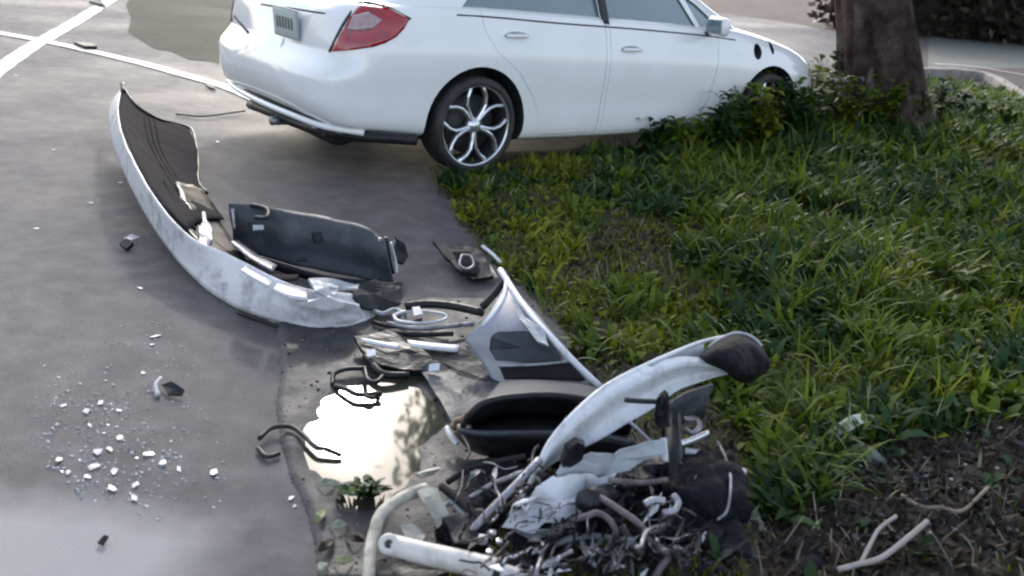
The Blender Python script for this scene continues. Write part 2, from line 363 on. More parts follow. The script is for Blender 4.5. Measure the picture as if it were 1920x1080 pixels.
fs = [(j * (nx2 + 1) + i, j * (nx2 + 1) + i + 1, (j + 1) * (nx2 + 1) + i + 1, (j + 1) * (nx2 + 1) + i) for j in range(ny2) for i in range(nx2)
      if max(vs[j * (nx2 + 1) + i][2], vs[j * (nx2 + 1) + i + 1][2], vs[(j + 1) * (nx2 + 1) + i][2], vs[(j + 1) * (nx2 + 1) + i + 1][2]) > -.019]
me = mesh(vs, fs, 'gutter_silt'); bm = bmesh.new(); bm.from_mesh(me)
bmesh.ops.delete(bm, geom=[v for v in bm.verts if not v.link_faces], context='VERTS'); bm.to_mesh(me); bm.free()
tag(link('gutter_silt', me, M['silt']), kind='structure')
flat('puddle_water', W2([(560, 690), (620, 655), (700, 645), (800, 660), (860, 690), (900, 740), (905, 800), (880, 870), (820, 930), (740, 960), (690, 965), (625, 960), (585, 900), (565, 840), (555, 780)]), .009, M['water'])

# painted lines
def strip(name, pts, wd, z=.005):
    P = catmull([G(*p) for p in pts], 14); L, Rr = [], []
    for i, p in enumerate(P):
        t = (P[min(i + 1, len(P) - 1)] - P[max(i - 1, 0)]).normalized(); s = Vector((-t.y, t.x, 0))
        k = wd / 2 * (1 + .22 * noise.noise(p * 5)); k2 = wd / 2 * (1 + .22 * noise.noise(p * 5 + Vector((9, 9, 0))))
        L.append(p + s * k); Rr.append(p - s * k2)
    n = len(P); vs = [(*v[:2], z) for v in L + Rr]
    me = mesh(vs, [(i, i + 1, n + i + 1, n + i) for i in range(n - 1)], name)
    o = link(name, fixn(me), M['lane'], smooth=False); tag(o, kind='structure')
    if me.polygons[0].normal.z < 0: me.flip_normals()
strip('road_line', [(-40, 158), (60, 88), (130, 48), (195, 8), (230, -14)], .16)
strip('road_line', [(-60, 52), (100, 82), (250, 116), (340, 140), (430, 166), (500, 196)], .15, .009)
strip('verge_line_paint', [(1752, 121), (1800, 124), (1850, 130), (1920, 142)], .12, .016)

# ------------------------------------------------------------------ the white sedan
SX, SY, YAW = 1.092, 1.117, .6791
car = empty('parked_car', (-.8807 - .102 * math.sin(YAW), 6.884 + .102 * math.cos(YAW), 0), (-.0234, 0, YAW))
tag(car, 'white four-door sedan parked across the lane line beside the grass verge', 'car')
bpy.context.view_layer.update()
def interp(T, x):
    """smooth interpolation of a table [(x, value), ...]"""
    if x <= T[0][0]: return T[0][1]
    if x >= T[-1][0]: return T[-1][1]
    for i in range(len(T) - 1):
        if T[i][0] <= x <= T[i + 1][0]:
            h = T[i + 1][0] - T[i][0]; t = (x - T[i][0]) / h
            m0 = (T[i + 1][1] - T[i - 1][1]) / (T[i + 1][0] - T[i - 1][0]) if i else (T[1][1] - T[0][1]) / (T[1][0] - T[0][0])
            m1 = (T[i + 2][1] - T[i][1]) / (T[i + 2][0] - T[i][0]) if i + 2 < len(T) else (T[-1][1] - T[-2][1]) / (T[-1][0] - T[-2][0])
            return ((2 * t ** 3 - 3 * t * t + 1) * T[i][1] + (t ** 3 - 2 * t * t + t) * m0 * h + (3 * t * t - 2 * t ** 3) * T[i + 1][1] + (t ** 3 - t * t) * m1 * h)
WT = [(-.98, .60), (-.965, .68), (-.93, .755), (-.87, .80), (-.78, .832), (-.6, .852), (-.3, .868), (0, .875), (1.5, .872), (2.6, .868), (3.0, .85), (3.25, .80), (3.42, .71), (3.52, .58), (3.56, .45)]
ZB = [(-.98, .36), (-.9, .31), (-.6, .275), (-.4, .25), (.4, .185), (2.2, .185), (3.0, .2), (3.56, .24)]
ZS = [(-.98, .955), (-.6, 1.0), (-.1, 1.015), (.6, .985), (1.4, .955), (2.2, .905), (2.8, .82), (3.1, .745), (3.3, .67), (3.45, .59), (3.56, .49)]
ZD = [(-.98, 1.0), (-.85, 1.06), (-.5, 1.07), (0, 1.08), (1, 1.05), (2.2, 1.0), (2.5, .965), (2.9, .875), (3.1, .815), (3.3, .735), (3.45, .645), (3.56, .54)]
def section(x):
    W, zb, zs, zd = (interp(T, x) for T in (WT, ZB, ZS, ZD)); h = zs - zb
    P = [(0, zb), (.78 * W, zb), (.93 * W, zb + .02), (.975 * W, zb + .09 * h), (.988 * W, zb + .2 * h), (.992 * W, zb + .35 * h), (1.0 * W, zb + .52 * h), (1.0 * W, zb + .66 * h),
         (.992 * W, zb + .76 * h), (.972 * W, zb + .84 * h), (.955 * W, zb + .92 * h), (.925 * W, zs), (.86 * W, zs + .62 * (zd - zs)), (.7 * W, zd - .012), (.4 * W, zd - .002), (0, zd)]
    return [(p.x, p.y) for p in catmull([(a, b, 0) for a, b in P], 4)]
xs_ = sorted(set([-.98, -.965, -.945, -.92, -.89, -.85, -.8, -.74] + list(np.linspace(-.66, 3.0, 58)) + [3.08, 3.15, 3.22, 3.29, 3.35, 3.4, 3.45, 3.49, 3.53, 3.56]))
def shear(x, z):
    k = math.exp(-((x + .98) / .22) ** 2) if x < -.4 else 0
    dz = .09 * sstep(.60, .76, z) + .02 * sstep(.76, 1.05, z) - .02 * sstep(.98, 1.05, z) + .05 * (1 - sstep(.3, .48, z))
    return x + k * dz
rings = []
for x in xs_:
    s = section(x); ring = [Vector((SX * shear(x, z), SY * y, z)) for y, z in s]
    ring += [Vector((p.x, -p.y, p.z)) for p in ring[-2:0:-1]]; rings.append(ring)
n_ = len(rings[0]); vs = [p for r in rings for p in r]
fs = [(i * n_ + j, i * n_ + (j + 1) % n_, (i + 1) * n_ + (j + 1) % n_, (i + 1) * n_ + j) for i in range(len(rings) - 1) for j in range(n_)]
# rounded rear and front caps: shrinking rings towards the middle, a little proud
def cap(ring, dx, base, flip):
    global vs, fs
    c = sum(ring, Vector()) / len(ring); prev = base
    for k, (f, d) in enumerate([(.86, .45), (.62, .8), (.32, .97)]):
        b = len(vs)
        vs += [Vector(((SX * shear(-.98, c.z + (p.z - c.z) * f) if dx < 0 else p.x) + dx * d, p.y * f, c.z + (p.z - c.z) * f)) for p in ring]
        fs += [(prev + j, prev + (j + 1) % n_, b + (j + 1) % n_, b + j) for j in range(n_)]; prev = b
    fs.append(tuple(prev + j for j in range(n_)))
cap(rings[0], -.028, 0, False); cap(rings[-1], .03, (len(rings) - 1) * n_, True)
body_me = fixn(mesh(vs, fs, 'body'))
def boolean(me, cut, op='DIFFERENCE', tm=True):
    a = bpy.data.objects.new('tmp_a', me); b = bpy.data.objects.new('tmp_b', cut); COL.objects.link(a); COL.objects.link(b)
    md = a.modifiers.new('b', 'BOOLEAN'); md.operation = op; md.solver = 'EXACT'; md.object = b
    if tm: md.material_mode = 'TRANSFER'
    dg = bpy.context.evaluated_depsgraph_get(); dg.update()
    out = bpy.data.meshes.new_from_object(a.evaluated_get(dg)); bpy.data.objects.remove(a); bpy.data.objects.remove(b); return out
def prism(poly, y0, y1, m=None, axis='Y'):
    n = len(poly); vs = [((a, y0, b) if axis == 'Y' else (a, b, y0)) for a, b in poly] + [((a, y1, b) if axis == 'Y' else (a, b, y1)) for a, b in poly]
    me = mesh(vs, [tuple(range(n)), tuple(range(n, 2 * n))[::-1]] + [(i, (i + 1) % n, n + (i + 1) % n, n + i) for i in range(n)])
    if m: me.materials.append(m)
    return fixn(me)
def circ(cx, cz, r, n=48, rz=None):
    return [(cx + r * math.cos(2 * math.pi * k / n), cz + (rz or r) * math.sin(2 * math.pi * k / n)) for k in range(n)]
body_me.materials.append(M['paint']); body_me.materials.append(M['seam']); WB = 2.67 * SX; RW = .385
for cx in (0, WB):
    for s in (-1, 1):
        body_me = boolean(body_me, prism(circ(cx, .315, RW), s * .66, s * 1.2, M['seam']))
bvh_body = BVHTree.FromPolygons([v.co.copy() for v in body_me.vertices], [tuple(p.vertices) for p in body_me.polygons])
# ray of the photograph in car space, to measure where a feature sits on the bodywork
CMW = car.matrix_world.inverted()
def onbody(px, py, b=None):
    d = f_ + cr * ((px - 960) / CF) - cu * ((py - 540) / CF)
    h = (b or bvh_body).ray_cast(CMW @ CAM, (CMW.to_3x3() @ d).normalized())
    return (h[0], h[1]) if h[0] else (None, None)
# doors: cut out of the shell and fitted back with a narrow gap
DF = [(1.0, .235), (1.02, 1.2), (2.06, 1.2), (2.06, .86), (2.0, .45), (1.9, .235)]
DR = [(.50, .235), (.47, .36), (.40, .50), (.28, .66), (.10, .80), (.02, .93), (.0, 1.2), (.985, 1.2), (.965, .235)]
def sc2(poly, k=0):
    P = [(a * SX, b) for a, b in poly]
    if not k: return P
    cx = sum(a for a, b in P) / len(P); cz = sum(b for a, b in P) / len(P)
    out = []
    for a, b in P:
        L = math.hypot(a - cx, b - cz); out.append((a - (a - cx) / L * k, b - (b - cz) / L * k))
    return out
doors = []
for s in (-1, 1):
    for poly in (DF, DR):
        outer = prism(sc2(poly), s * .78, s * 1.2, M['seam']); inner = prism(sc2(poly, .0035), s * .79, s * 1.2, M['paint'])
        dm = boolean(body_me, inner, 'INTERSECT'); body_me = boolean(body_me, outer); doors.append((s, poly is DF, dm))
# two dark round holes in the front right wing
for px, py, rx, rz in ((1421, 97, .052, .060), (1447, 90, .026, .048)):
    p, nn = onbody(px, py)
    if p: body_me = boolean(body_me, prism(circ(p.x, p.z, rx, 24, rz), p.y + .09, p.y - .05, M['seam']))
# trunk lid shut line (groove) across the tail and the bumper seam
groove = boolean(prism([(-1.3, -.56), (-.60, -.56), (-.60, .56), (-1.3, .56)], .72, 1.3, M['seam'], 'Z'), prism([(-1.35, -.55), (-.605, -.55), (-.605, .55), (-1.35, .55)], .726, 1.4, M['seam'], 'Z'))
inner_body = None
body = link('body', body_me, None, car)
def smooth_angle(o, a=35):
    me = o.data; bm = bmesh.new(); bm.from_mesh(me)
    for e in bm.edges:
        e.smooth = not (len(e.link_faces) == 2 and e.calc_face_angle(0) > R(a))
    bm.to_mesh(me); bm.free()
smooth_angle(body)
def handle_me(p):
    v, f = tube_geo([p + Vector((-.085, -.012, 0)), p + Vector((-.05, -.034, .002)), p + Vector((.05, -.034, .002)), p + Vector((.085, -.012, 0))], .012, 8, 4)
    return fixn(mesh(v, f))
for s, front, dm in doors:
    d = link('door', dm, None, car); smooth_angle(d)
    px, py = ((1183, 93) if front else (968, 67))
    p, nn = onbody(px, py)
    if p is None: p = Vector((1.2 if front else .3, -.95, .9))
    hm = handle_me(p)
    cup = mesh([p + Vector((a * .095, -.003, b * .026)) for a, b in [(math.cos(t * .5236), math.sin(t * .5236)) for t in range(12)]], [tuple(range(12))])
    if s > 0:
        for q in (hm, cup): q.transform(Matrix.Scale(-1, 4, (0, 1, 0))); q.flip_normals()
    link('handle', hm, M['alloy'] if False else M['paint'], d); link('handle_recess', solid(cup, .006), M['fender_grey'], d)

# greenhouse
ZR = [(-.62, 1.06), (-.3, 1.21), (.05, 1.34), (.5, 1.42), (1.0, 1.445), (1.45, 1.42), (1.75, 1.34), (2.1, 1.15), (2.42, .975)]
ZBELT = lambda x: interp(ZS, x) - .02
def gh(scale=1.0, inset=0):
    rings = []
    for x in np.linspace(-.60, 2.40, 46):
        zr = interp(ZR, x) - inset; zb = ZBELT(x); zr = max(zr, zb + .02); wb = interp(WT, x) * .925 - inset; wr = wb - .42 * (zr - zb) - .02
        P = [(wb, zb - .03), (wb - .02 * 1, zb + .02), (wr + .02, zr - .085), (wr - .05, zr - .03), (wr * .55, zr - .006), (0, zr)]
        if zr - zb < .11: P = [(wb, zb - .03), (wb - .02, zb), (wb - .1, zb + .3 * (zr - zb)), (wb - .2, zb + .7 * (zr - zb)), (wb * .5, zr - .003), (0, zr)]
        half = [Vector((x * SX, p.x * SY, p.y)) for p in catmull([(a, b, 0) for a, b in P], 3)]
        rings.append(half + [Vector((p.x, -p.y, p.z)) for p in half[-2::-1]])
    n = len(rings[0]); vs = [p for r in rings for p in r]
    fs = [(i * n + j, i * n + j + 1, (i + 1) * n + j + 1, (i + 1) * n + j) for i in range(len(rings) - 1) for j in range(n - 1)]
    fs += [(i * n + n - 1, i * n, (i + 1) * n, (i + 1) * n + n - 1) for i in range(len(rings) - 1)]
    fs += [tuple(range(n)), tuple((len(rings) - 1) * n + j for j in range(n))]
    return fixn(mesh(vs, fs))
zb_ = lambda x: ZBELT(x) + .016
WIN = [[(-.14, zb_(-.14)), (.08, 1.22), (.42, 1.345), (.965, 1.37), (.965, zb_(.965)), (.4, zb_(.4))], [(1.04, zb_(1.04)), (1.04, 1.37), (1.42, 1.345), (1.70, 1.26), (1.90, zb_(1.9)), (1.5, zb_(1.5))], [(1.945, zb_(1.945)), (1.80, 1.20), (1.93, 1.13), (2.24, zb_(2.24))]]
roof = gh(); roof.materials.append(M['paint']); roof.materials.append(M['seam'])
glassb = gh(inset=.012); glassb.materials.append(M['glass'])
wins = []
for s in (-1, 1):
    for poly in WIN:
        roof = boolean(roof, prism(sc2(poly), s * .35, s * 1.3, M['seam']))
        wins.append(('side_window', boolean(glassb, prism(sc2(poly, -.004), s * .40, s * 1.3, M['glass']), 'INTERSECT')))
for nm, poly in (('windscreen', [(1.72, -.60), (2.36, -.68), (2.36, .68), (1.72, .60)]), ('rear_window', [(-.50, -.62), (-.02, -.55), (-.02, .55), (-.50, .62)])):
    P = [(a * SX, b * SY) for a, b in poly]
    roof = boolean(roof, prism(P, 1.02 if nm == 'rear_window' else .99, 1.6, M['seam'], 'Z'))
    wins.append((nm, boolean(glassb, prism(P, 1.0, 1.6, M['glass'], 'Z'), 'INTERSECT')))
ro = link('roof', roof, None, car); smooth_angle(ro, 30)
for nm, wm in wins: smooth_angle(link(nm, wm, M['glass'], car), 30)
for s in (-1, 1):                                         # black centre pillar
    pts = [Vector((1.003 * SX, s * (interp(WT, 1.0) * .925 - .42 * max(0, z - .97) + .004) * SY, z)) for z in (.975, 1.1, 1.22, 1.34)]
    v, f = tube_geo(pts, .032, 6, 3); v = [Vector((q.x, q.y - s * .022, q.z)) for q in v]; link('centre_pillar', fixn(mesh(v, f)), M['seam'], car)
for s in (-1, 1):                                         # dark window sill strip
    pts = [Vector((x * SX, s * (interp(WT, x) * .925 + .000) * SY, ZBELT(x) + .006)) for x in np.linspace(-.16, 2.25, 14)]
    v, f = tube_geo(pts, .011, 6, 2); link('window_trim', fixn(mesh(v, f)), M['seam'], car)
# mirrors
for s in (-1, 1):
    p, nn = onbody(1352, 62, BVHTree.FromPolygons([v.co.copy() for v in roof.vertices], [tuple(q.vertices) for q in roof.polygons])); c = Vector((1.93 * SX, s * 1.02, 1.0))
    me = boxb_me(c, (.10, .21, .135), (0, 0, s * .15), .042, 4); o = link('wing_mirror', me, M['paint'], car)
    me2 = boxb_me(c + Vector((-.052, 0, 0)), (.008, .17, .10), (0, 0, s * .15), .003); link('mirror_glass', me2, M['glass'], o)
    v, f = tube_geo([c + Vector((0, -s * .06, -.05)), Vector((1.97 * SX, s * .86, .935))], .02, 8, 3); link('mirror_stalk', fixn(mesh(v, f)), M['seam'], o)

# tail lamps: the lens follows the bodywork
def patch(pix, m, name, off=.006, th=.012, parent=car, N=9):
    """skin fitted on the bodywork inside an outline"""
    bm = bmesh.new(); vv = [bm.verts.new((a, b, 0)) for a, b in pix]; bm.faces.new(vv)
    bmesh.ops.triangulate(bm, faces=bm.faces[:])
    for _ in range(3): bmesh.ops.subdivide_edges(bm, edges=bm.edges[:], cuts=1, use_grid_fill=True)
    good = True; last = None
    for v in bm.verts:
        p, nn = onbody(v.co.x, v.co.y)
        if p is None: p, nn = last if last else (Vector(), Vector((0, -1, 0)))
        if (p - (CMW @ CAM)).dot(nn) > 0: nn = -nn
        v.co = p + nn * off; last = (p, nn)
    me = bpy.data.meshes.new(name); bm.to_mesh(me); bm.free()
    return me
lens = [(676, 8), (724, 15), (767, 36), (757, 54), (742, 70), (722, 81), (700, 88), (660, 94), (621, 96), (630, 80), (642, 60), (656, 34)]
lampme = patch(lens, None, 'lamp'); clearme = patch([(662, 30), (690, 24), (716, 38), (700, 54), (668, 58), (652, 56)], None, 'clear', .011)
edgeP = [onbody(*q)[0] for q in [(722, 12), (676, 5), (654, 30), (636, 60), (618, 97)]]; edgeP2 = [onbody(*q)[0] for q in [(676, 5), (722, 12), (770, 36)]]
v1, f1 = tube_geo([p for p in edgeP if p], .010, 6, 4); v2, f2 = tube_geo([p for p in edgeP2 if p], .008, 6, 4); v1, f1 = join_geo([(v1, f1), (v2, f2)]); edgeme = mesh(v1, f1)
for s in (-1, 1):
    ms = [m.copy() for m in (lampme, clearme, edgeme)]
    if s > 0:
        for m in ms: m.transform(Matrix.Scale(-1, 4, (0, 1, 0)))
    for m in ms[:2]: solid(fixn(m), .004)
    fixn(ms[2])
    tl = link('tail_lamp', ms[0], M['red_lens'], car); link('reversing_lens', ms[1], M['clear_lens'], tl); link('lamp_surround', ms[2], M['seam'], tl)
# boot-lid seam and bumper seam, laid in the panel gap
def seam(pix, r=.0035, name='panel_gap', m='seam'):
    P = [onbody(*q)[0] for q in pix]; P = [p for p in P if p]
    if len(P) < 2: return
    v, f = tube_geo(P, r, 5, 6); link(name, fixn(mesh(v, f)), M[m], car)
seam([(490, 8), (520, 13), (548, 16), (600, 24), (662, 33)], .006)
seam([(440, 30), (452, 45), (466, 62)], .009)
# number plate with worn illegible marks
pl = []
for q in ((511, 17), (581, 27), (580, 68), (511, 58)):
    p, nn = onbody(*q); pl.append(p)
if all(pl):
    c = sum(pl, Vector()) / 4; xr = min(p.x for p in pl) - .012
    me = boxb_me((xr, c.y, c.z), (.012, .33, .16), (0, -.10, 0), .004); po = link('number_plate', me, M['plate'], car)
    me = boxb_me((xr - .002, c.y, c.z), (.008, .35, .18), (0, -.10, 0), .003)
    fr = link('plate_frame', boxb_me((xr + .004, c.y, c.z), (.012, .352, .182), (0, -.10, 0), .004), M['fender_grey'], po)
    for k in range(6):
        link('plate_mark', boxb_me((xr - .007, c.y + .105 - k * .042, c.z), (.003, .022, .07), (0, -.10, 0), .001), M['leaf_grey'], po)
# underside: lower lip, valance, silencer, tow bracket
v, f = tube_geo([Vector((SX * (a) + .01, SY * b, c)) for a, b, c in ((-.93, .62, .345), (-.965, .4, .335), (-.985, 0, .33), (-.965, -.4, .325), (-.90, -.66, .31), (-.72, -.79, .29))], .02, 8, 6)
link('bumper_lip', fixn(mesh(v, f)), M['paint'], car)
link('under_tray', boxb_me((-.62 * SX, 0, .27), (.42, 1.5, .09), (0, .05, 0), .03), M['seam'], car)
v, f = lathe_geo([(0, -.30), (.09, -.29), (.115, -.26), (.115, .26), (.09, .29), (0, .30)], 24, 'Y')
def oncarx(px, py, x):
    d = CMW.to_3x3() @ (f_ + cr * ((px - 960) / CF) - cu * ((py - 540) / CF)); o_ = CMW @ CAM; return o_ + d * ((x - o_.x) / d.x)
sp = oncarx(612, 240, -.80); v = [Vector((p.x + sp.x, p.y * .75 + sp.y, p.z * .62 + sp.z)) for p in v]; ex = link('silencer', fixn(mesh(v, f)), M['dark_metal'], car)
for q, m_ in ((oncarx(590, 236, -.93), 'shard_white'), (oncarx(630, 243, -.90), 'grey_metal')):
    link('hanger_clip', boxb_me(q, (.03, .05 if m_ == 'shard_white' else .13, .03), (0, 0, 0), .008), M[m_], ex)
v, f = tube_geo([oncarx(470, 196, -.93), oncarx(520, 215, -.93), oncarx(560, 232, -.9), oncarx(640, 252, -.85), oncarx(780, 262, -.55)], .035, 8, 5); link('valance', fixn(mesh(v, f)), M['black'], car)
v, f = tube_geo([Vector((-.70, .1, .2)), Vector((-.85, .0, .2)), Vector((-1.0, -.02, .205))], .03, 10, 4); link('exhaust_tip', fixn(mesh(v, f)), M['grey_metal'], ex)
for yy in (-.1, .5):
    v, f = tube_geo([Vector((-.85, yy, .30)), Vector((-.9, yy + .05, .2)), Vector((-.8, yy + .1, .22))], .012, 6, 4); link('hanger', fixn(mesh(v, f)), M['grey_metal'], ex)
link('floor_pan', boxb_me((1.4, 0, .23), (3.6, 1.45, .08), (0, 0, 0), .02), M['seam'], car)

# wheels
def wheel(x, s):
    y = s * .955
    we = empty('wheel', (x, y, .318)); we.parent = car; we.rotation_euler = (0, 0, 0 if s < 0 else math.pi)
    prof = [(.258, -.005), (.264, -.018), (.278, -.024), (.300, -.018), (.314, 0), (.318, .03), (.318, .17), (.31, .2), (.28, .215), (.255, .21)]
    v, f = lathe_geo(prof, 56, 'Y'); link('tyre', fixn(mesh(v, f)), M['rubber'], we)
    v, f = lathe_geo([(.2505, .002), (.245, .03), (.22, .18), (.25, .2)], 48, 'Y'); link('rim_barrel', fixn(mesh(v, f)), M['seam'], we)
    prof = [(.268, -.006), (.262, -.012), (.255, -.008), (.251, .002)]
    v, f = lathe_geo(prof, 56, 'Y'); link('rim', fixn(mesh(v, f)), M['alloy'], we)
    v, f = lathe_geo([(0, .09), (.195, .09), (.195, .1), (0, .1)], 32, 'Y'); link('brake_disc', fixn(mesh(v, f)), M['seam'], we)
    v, f = lathe_geo([(0, -.004), (.03, -.004), (.036, .004), (.055, .012), (.058, .05), (0, .05)], 24, 'Y'); link('hub', fixn(mesh(v, f)), M['alloy'], we)
    for k in range(5):
        a0 = R(54 + 72 * k) ; gs = []
        def pol(r, da, yy): return Vector((1.145 * r * math.cos(a0 + R(da)), yy, 1.145 * r * math.sin(a0 + R(da))))
        for sg in (-1, 1):
            C = [pol(.035, 4 * sg, .008), pol(.09, 5 * sg, .004), pol(.135, 8 * sg, .0), pol(.175, 15 * sg, -.002), pol(.205, 22 * sg, .0), pol(.224, 25 * sg, .006)]
            Wd = [.014, .012, .010, .010, .012, .015]; vv = []
            for i, p in enumerate(C):
                t = (C[min(i + 1, 5)] - C[max(i - 1, 0)]).normalized(); q = Vector((-t.z, 0, t.x)) * Wd[i]
                vv += [p - q + Vector((0, .004, 0)), p + Vector((0, -.003, 0)), p + q + Vector((0, .004, 0)), p + q + Vector((0, .03, 0)), p - q + Vector((0, .03, 0))]
            ff = [(i * 5 + j, i * 5 + (j + 1) % 5, (i + 1) * 5 + (j + 1) % 5, (i + 1) * 5 + j) for i in range(5) for j in range(5)]
            gs.append((vv, ff))
        v, f = join_geo(gs); link('spoke', fixn(mesh(v, f)), M['alloy'], we, smooth=False)
for x in (0, WB):
    for s in (-1, 1): wheel(x, s)

# ------------------------------------------------------------------ torn bumper on the road
bump = empty('torn_bumper', G(470, 540, 0)); bpy.context.view_layer.update()
tag(bump, 'long torn-off white car bumper with grey inner face lying on the road behind the sedan', 'car bumper')
def adopt(o, root):
    """parent to a thing whose Empty stands at its base, keeping the geometry in place"""
    o.parent = root; o.matrix_parent_inverse = root.matrix_world.inverted(); return o
def P_(root):
    bpy.context.view_layer.update()
    return lambda o: adopt(o, root)
A = P_(bump)
c_low = [(214, 182, .22), (203, 215, .20), (212, 272, .17), (250, 362, .12), (308, 458, .06), (378, 535, .025), (450, 580, .012), (530, 606, .01), (600, 620, .01), (670, 612, .01), (700, 600, .01)]
c_mid = [(222, 172, .29), (212, 205, .27), (222, 264, .24), (264, 360, .19), (326, 448, .13), (400, 505, .11), (480, 550, .10), (550, 578, .09), (620, 585, .08), (680, 578, .06), (706, 575, .03)]
c_up = [(230, 160, .34), (221, 203, .32), (232, 262, .30), (280, 356, .26), (348, 438, .20), (430, 478, .19), (520, 522, .17), (590, 545, .15), (645, 548, .13), (690, 556, .09), (712, 562, .05)]
A(sheet('outer_skin', [c_low, c_mid, c_up], M['torn_white'], th=.006, nu=60, nv=5, crumple=.003))
w_a = [(230, 160, .345), (223, 205, .32), (236, 262, .30), (285, 356, .25), (350, 432, .19)]
w_b = [(262, 202, .26), (262, 232, .24), (275, 275, .20), (315, 345, .16), (365, 420, .13)]
w_c = [(298, 222, .17), (305, 250, .15), (315, 290, .12), (348, 345, .09), (390, 412, .08)]
w_d = [(352, 240, .10), (368, 275, .07), (370, 312, .05), (378, 352, .04), (420, 412, .03)]
A(sheet('inner_wing', [w_a, w_b, w_c, w_d], M['inner_grey'], th=.006, nu=30, nv=5, crumple=.004, seed=2))
A(tube('wing_flange', [(230, 158, .35), (240, 178, .32), (262, 203, .27), (298, 223, .18), (330, 232, .13), (357, 241, .10), (366, 262, .08), (371, 300, .05), (372, 340, .045), (388, 362, .04)], .009, M['black']))
A(tube('wing_tip', [(231, 172, .34), (230, 158, .365)], .016, M['dark_metal']))
for wq in (.25, .5, .75):
    A(tube('rib', [tuple(a[i] * (1 - wq) + b[i] * wq + (.008 if i == 2 else 0) for i in range(3)) for a, b in zip(w_b, w_c)], .004, M['inner_grey'], seg=6))
A(sheet('liner', [[(330, 340, .17), (352, 400, .13), (400, 458, .10), (450, 492, .09)], [(378, 352, .06), (408, 400, .04), (432, 445, .03), (470, 498, .03)]], M['black'], th=.012, nu=20, crumple=.012, seed=5))
A(sheet('liner', [[(300, 372, .22), (340, 420, .18), (395, 470, .15), (450, 505, .13)], [(318, 360, .15), (352, 405, .12), (408, 455, .09), (460, 490, .08)]], M['black'], th=.01, nu=20, crumple=.006, seed=8))
A(tube('stiffener', [(308, 338, .19), (318, 362, .18), (345, 402, .15), (366, 430, .14)], .007, M['inner_grey']))
A(plate('bracket', [(372, 430, .17), (384, 415, .18), (396, 425, .17), (400, 455, .15), (392, 470, .13), (374, 462, .14)], M['grey_metal'], th=.012, crumple=.01))
A(tube('clip', [(382, 400, .16), (384, 418, .17)], .010, M['shard_white']))
A(sheet('upper_rail', [[(434, 452, .17), (470, 482, .17), (512, 506, .16)], [(446, 450, .14), (482, 476, .14), (520, 497, .13)]], M['grey_metal'], th=.01, nu=16, nv=3))
A(sheet('upper_rail', [[(452, 505, .20), (480, 522, .20), (506, 536, .19)], [(460, 500, .18), (486, 514, .18), (510, 527, .17)]], M['torn_white'], th=.01, nu=16, nv=3))
A(sheet('upper_rail', [[(513, 541, .19), (545, 556, .18), (578, 560, .17)], [(520, 531, .17), (552, 538, .17), (576, 547, .16)]], M['torn_white'], th=.01, nu=16, nv=3))
A(sheet('upper_rail', [[(505, 520, .16), (530, 524, .15), (556, 522, .14)], [(512, 512, .14), (536, 515, .14), (560, 514, .13)]], M['inner_grey'], th=.01, nu=16, nv=3))
A(plate('mount_plate', [(577, 526, .20), (606, 524, .20), (640, 530, .19), (672, 535, .17), (668, 545, .16), (632, 545, .17), (626, 552, .17), (612, 546, .17), (603, 556, .17), (588, 552, .18)], M['fender_grey'], th=.012, crumple=.008))
A(plate('mount_plate', [(560, 568, .15), (600, 556, .17), (622, 552, .18), (646, 562, .16), (672, 570, .13), (680, 592, .07), (655, 606, .04), (610, 606, .04), (570, 596, .07)], M['torn_white'], th=.012, crumple=.016, cuts=5, seed=3))
A(plate('lower_bracket', [(655, 540, .12), (700, 528, .12), (752, 535, .09), (748, 572, .05), (712, 586, .03), (676, 578, .06), (660, 560, .1)], M['black'], th=.02, crumple=.012))
A(sheet('lower_shadow', [[(440, 580, .004), (520, 606, .004), (600, 626, .004), (680, 622, .004)], [(445, 584, .014), (524, 612, .012), (600, 633, .012), (684, 630, .012)]], M['black'], th=.01, nu=24, nv=2))  # black strip on the road; the bumper's shadow put in as colour

# dark panel leaning behind the bumper
pan = empty('dark_underbody_panel', G(590, 500, 0)); tag(pan, 'long dark slate plastic panel leaning behind the torn bumper', 'car panel'); A = P_(pan)
t_ = [(430, 384, .26), (490, 388, .265), (555, 402, .26), (620, 412, .255), (690, 430, .25), (722, 450, .24)]
b_ = [(446, 462, .05), (500, 480, .045), (560, 500, .04), (620, 512, .035), (690, 524, .03), (738, 530, .03)]
m1 = [tuple(a + (b - a) * .35 for a, b in zip(p, q)) for p, q in zip(t_, b_)]; m1 = [(a, b - 3, c + .02) for a, b, c in m1]
m2 = [tuple(a + (b - a) * .7 for a, b in zip(p, q)) for p, q in zip(t_, b_)]
A(sheet('panel_face', [t_, m1, m2, b_], M['dark_panel'], th=.02, nu=44, nv=4, crumple=.006, seed=4))
A(tube('top_rib', [(436, 392, .26), (440, 430, .17)], .008, M['grey_metal'])); A(tube('top_rib', [(470, 384, .275), (500, 392, .275), (500, 408, .26), (478, 408, .25)], .010, M['black']))
A(tube('side_rib', [(712, 447, .245), (720, 500, .10), (724, 518, .05)], .008, M['grey_metal'])); A(tube('side_rib', [(722, 446, .24), (730, 490, .12), (736, 512, .06)], .012, M['black'])); A(tube('side_rib', [(733, 455, .2), (742, 490, .1), (744, 512, .05)], .006, M['bright_edge']))
A(plate('end_boss', [(738, 448, .16), (758, 456, .15), (762, 480, .09), (750, 498, .05), (738, 488, .08), (734, 465, .13)], M['black'], th=.03, crumple=.006))
A(plate('boss', [(584, 438, .21), (600, 436, .21), (602, 455, .17), (588, 458, .17)], M['black'], th=.02))
A(plate('scuff_tab', [(474, 424, .235), (494, 424, .235), (494, 432, .22), (474, 433, .22)], M['fender_grey'], th=.01))
A(plate('scuff_tab', [(556, 484, .11), (576, 484, .11), (576, 491, .1), (556, 491, .1)], M['inner_grey'], th=.01))
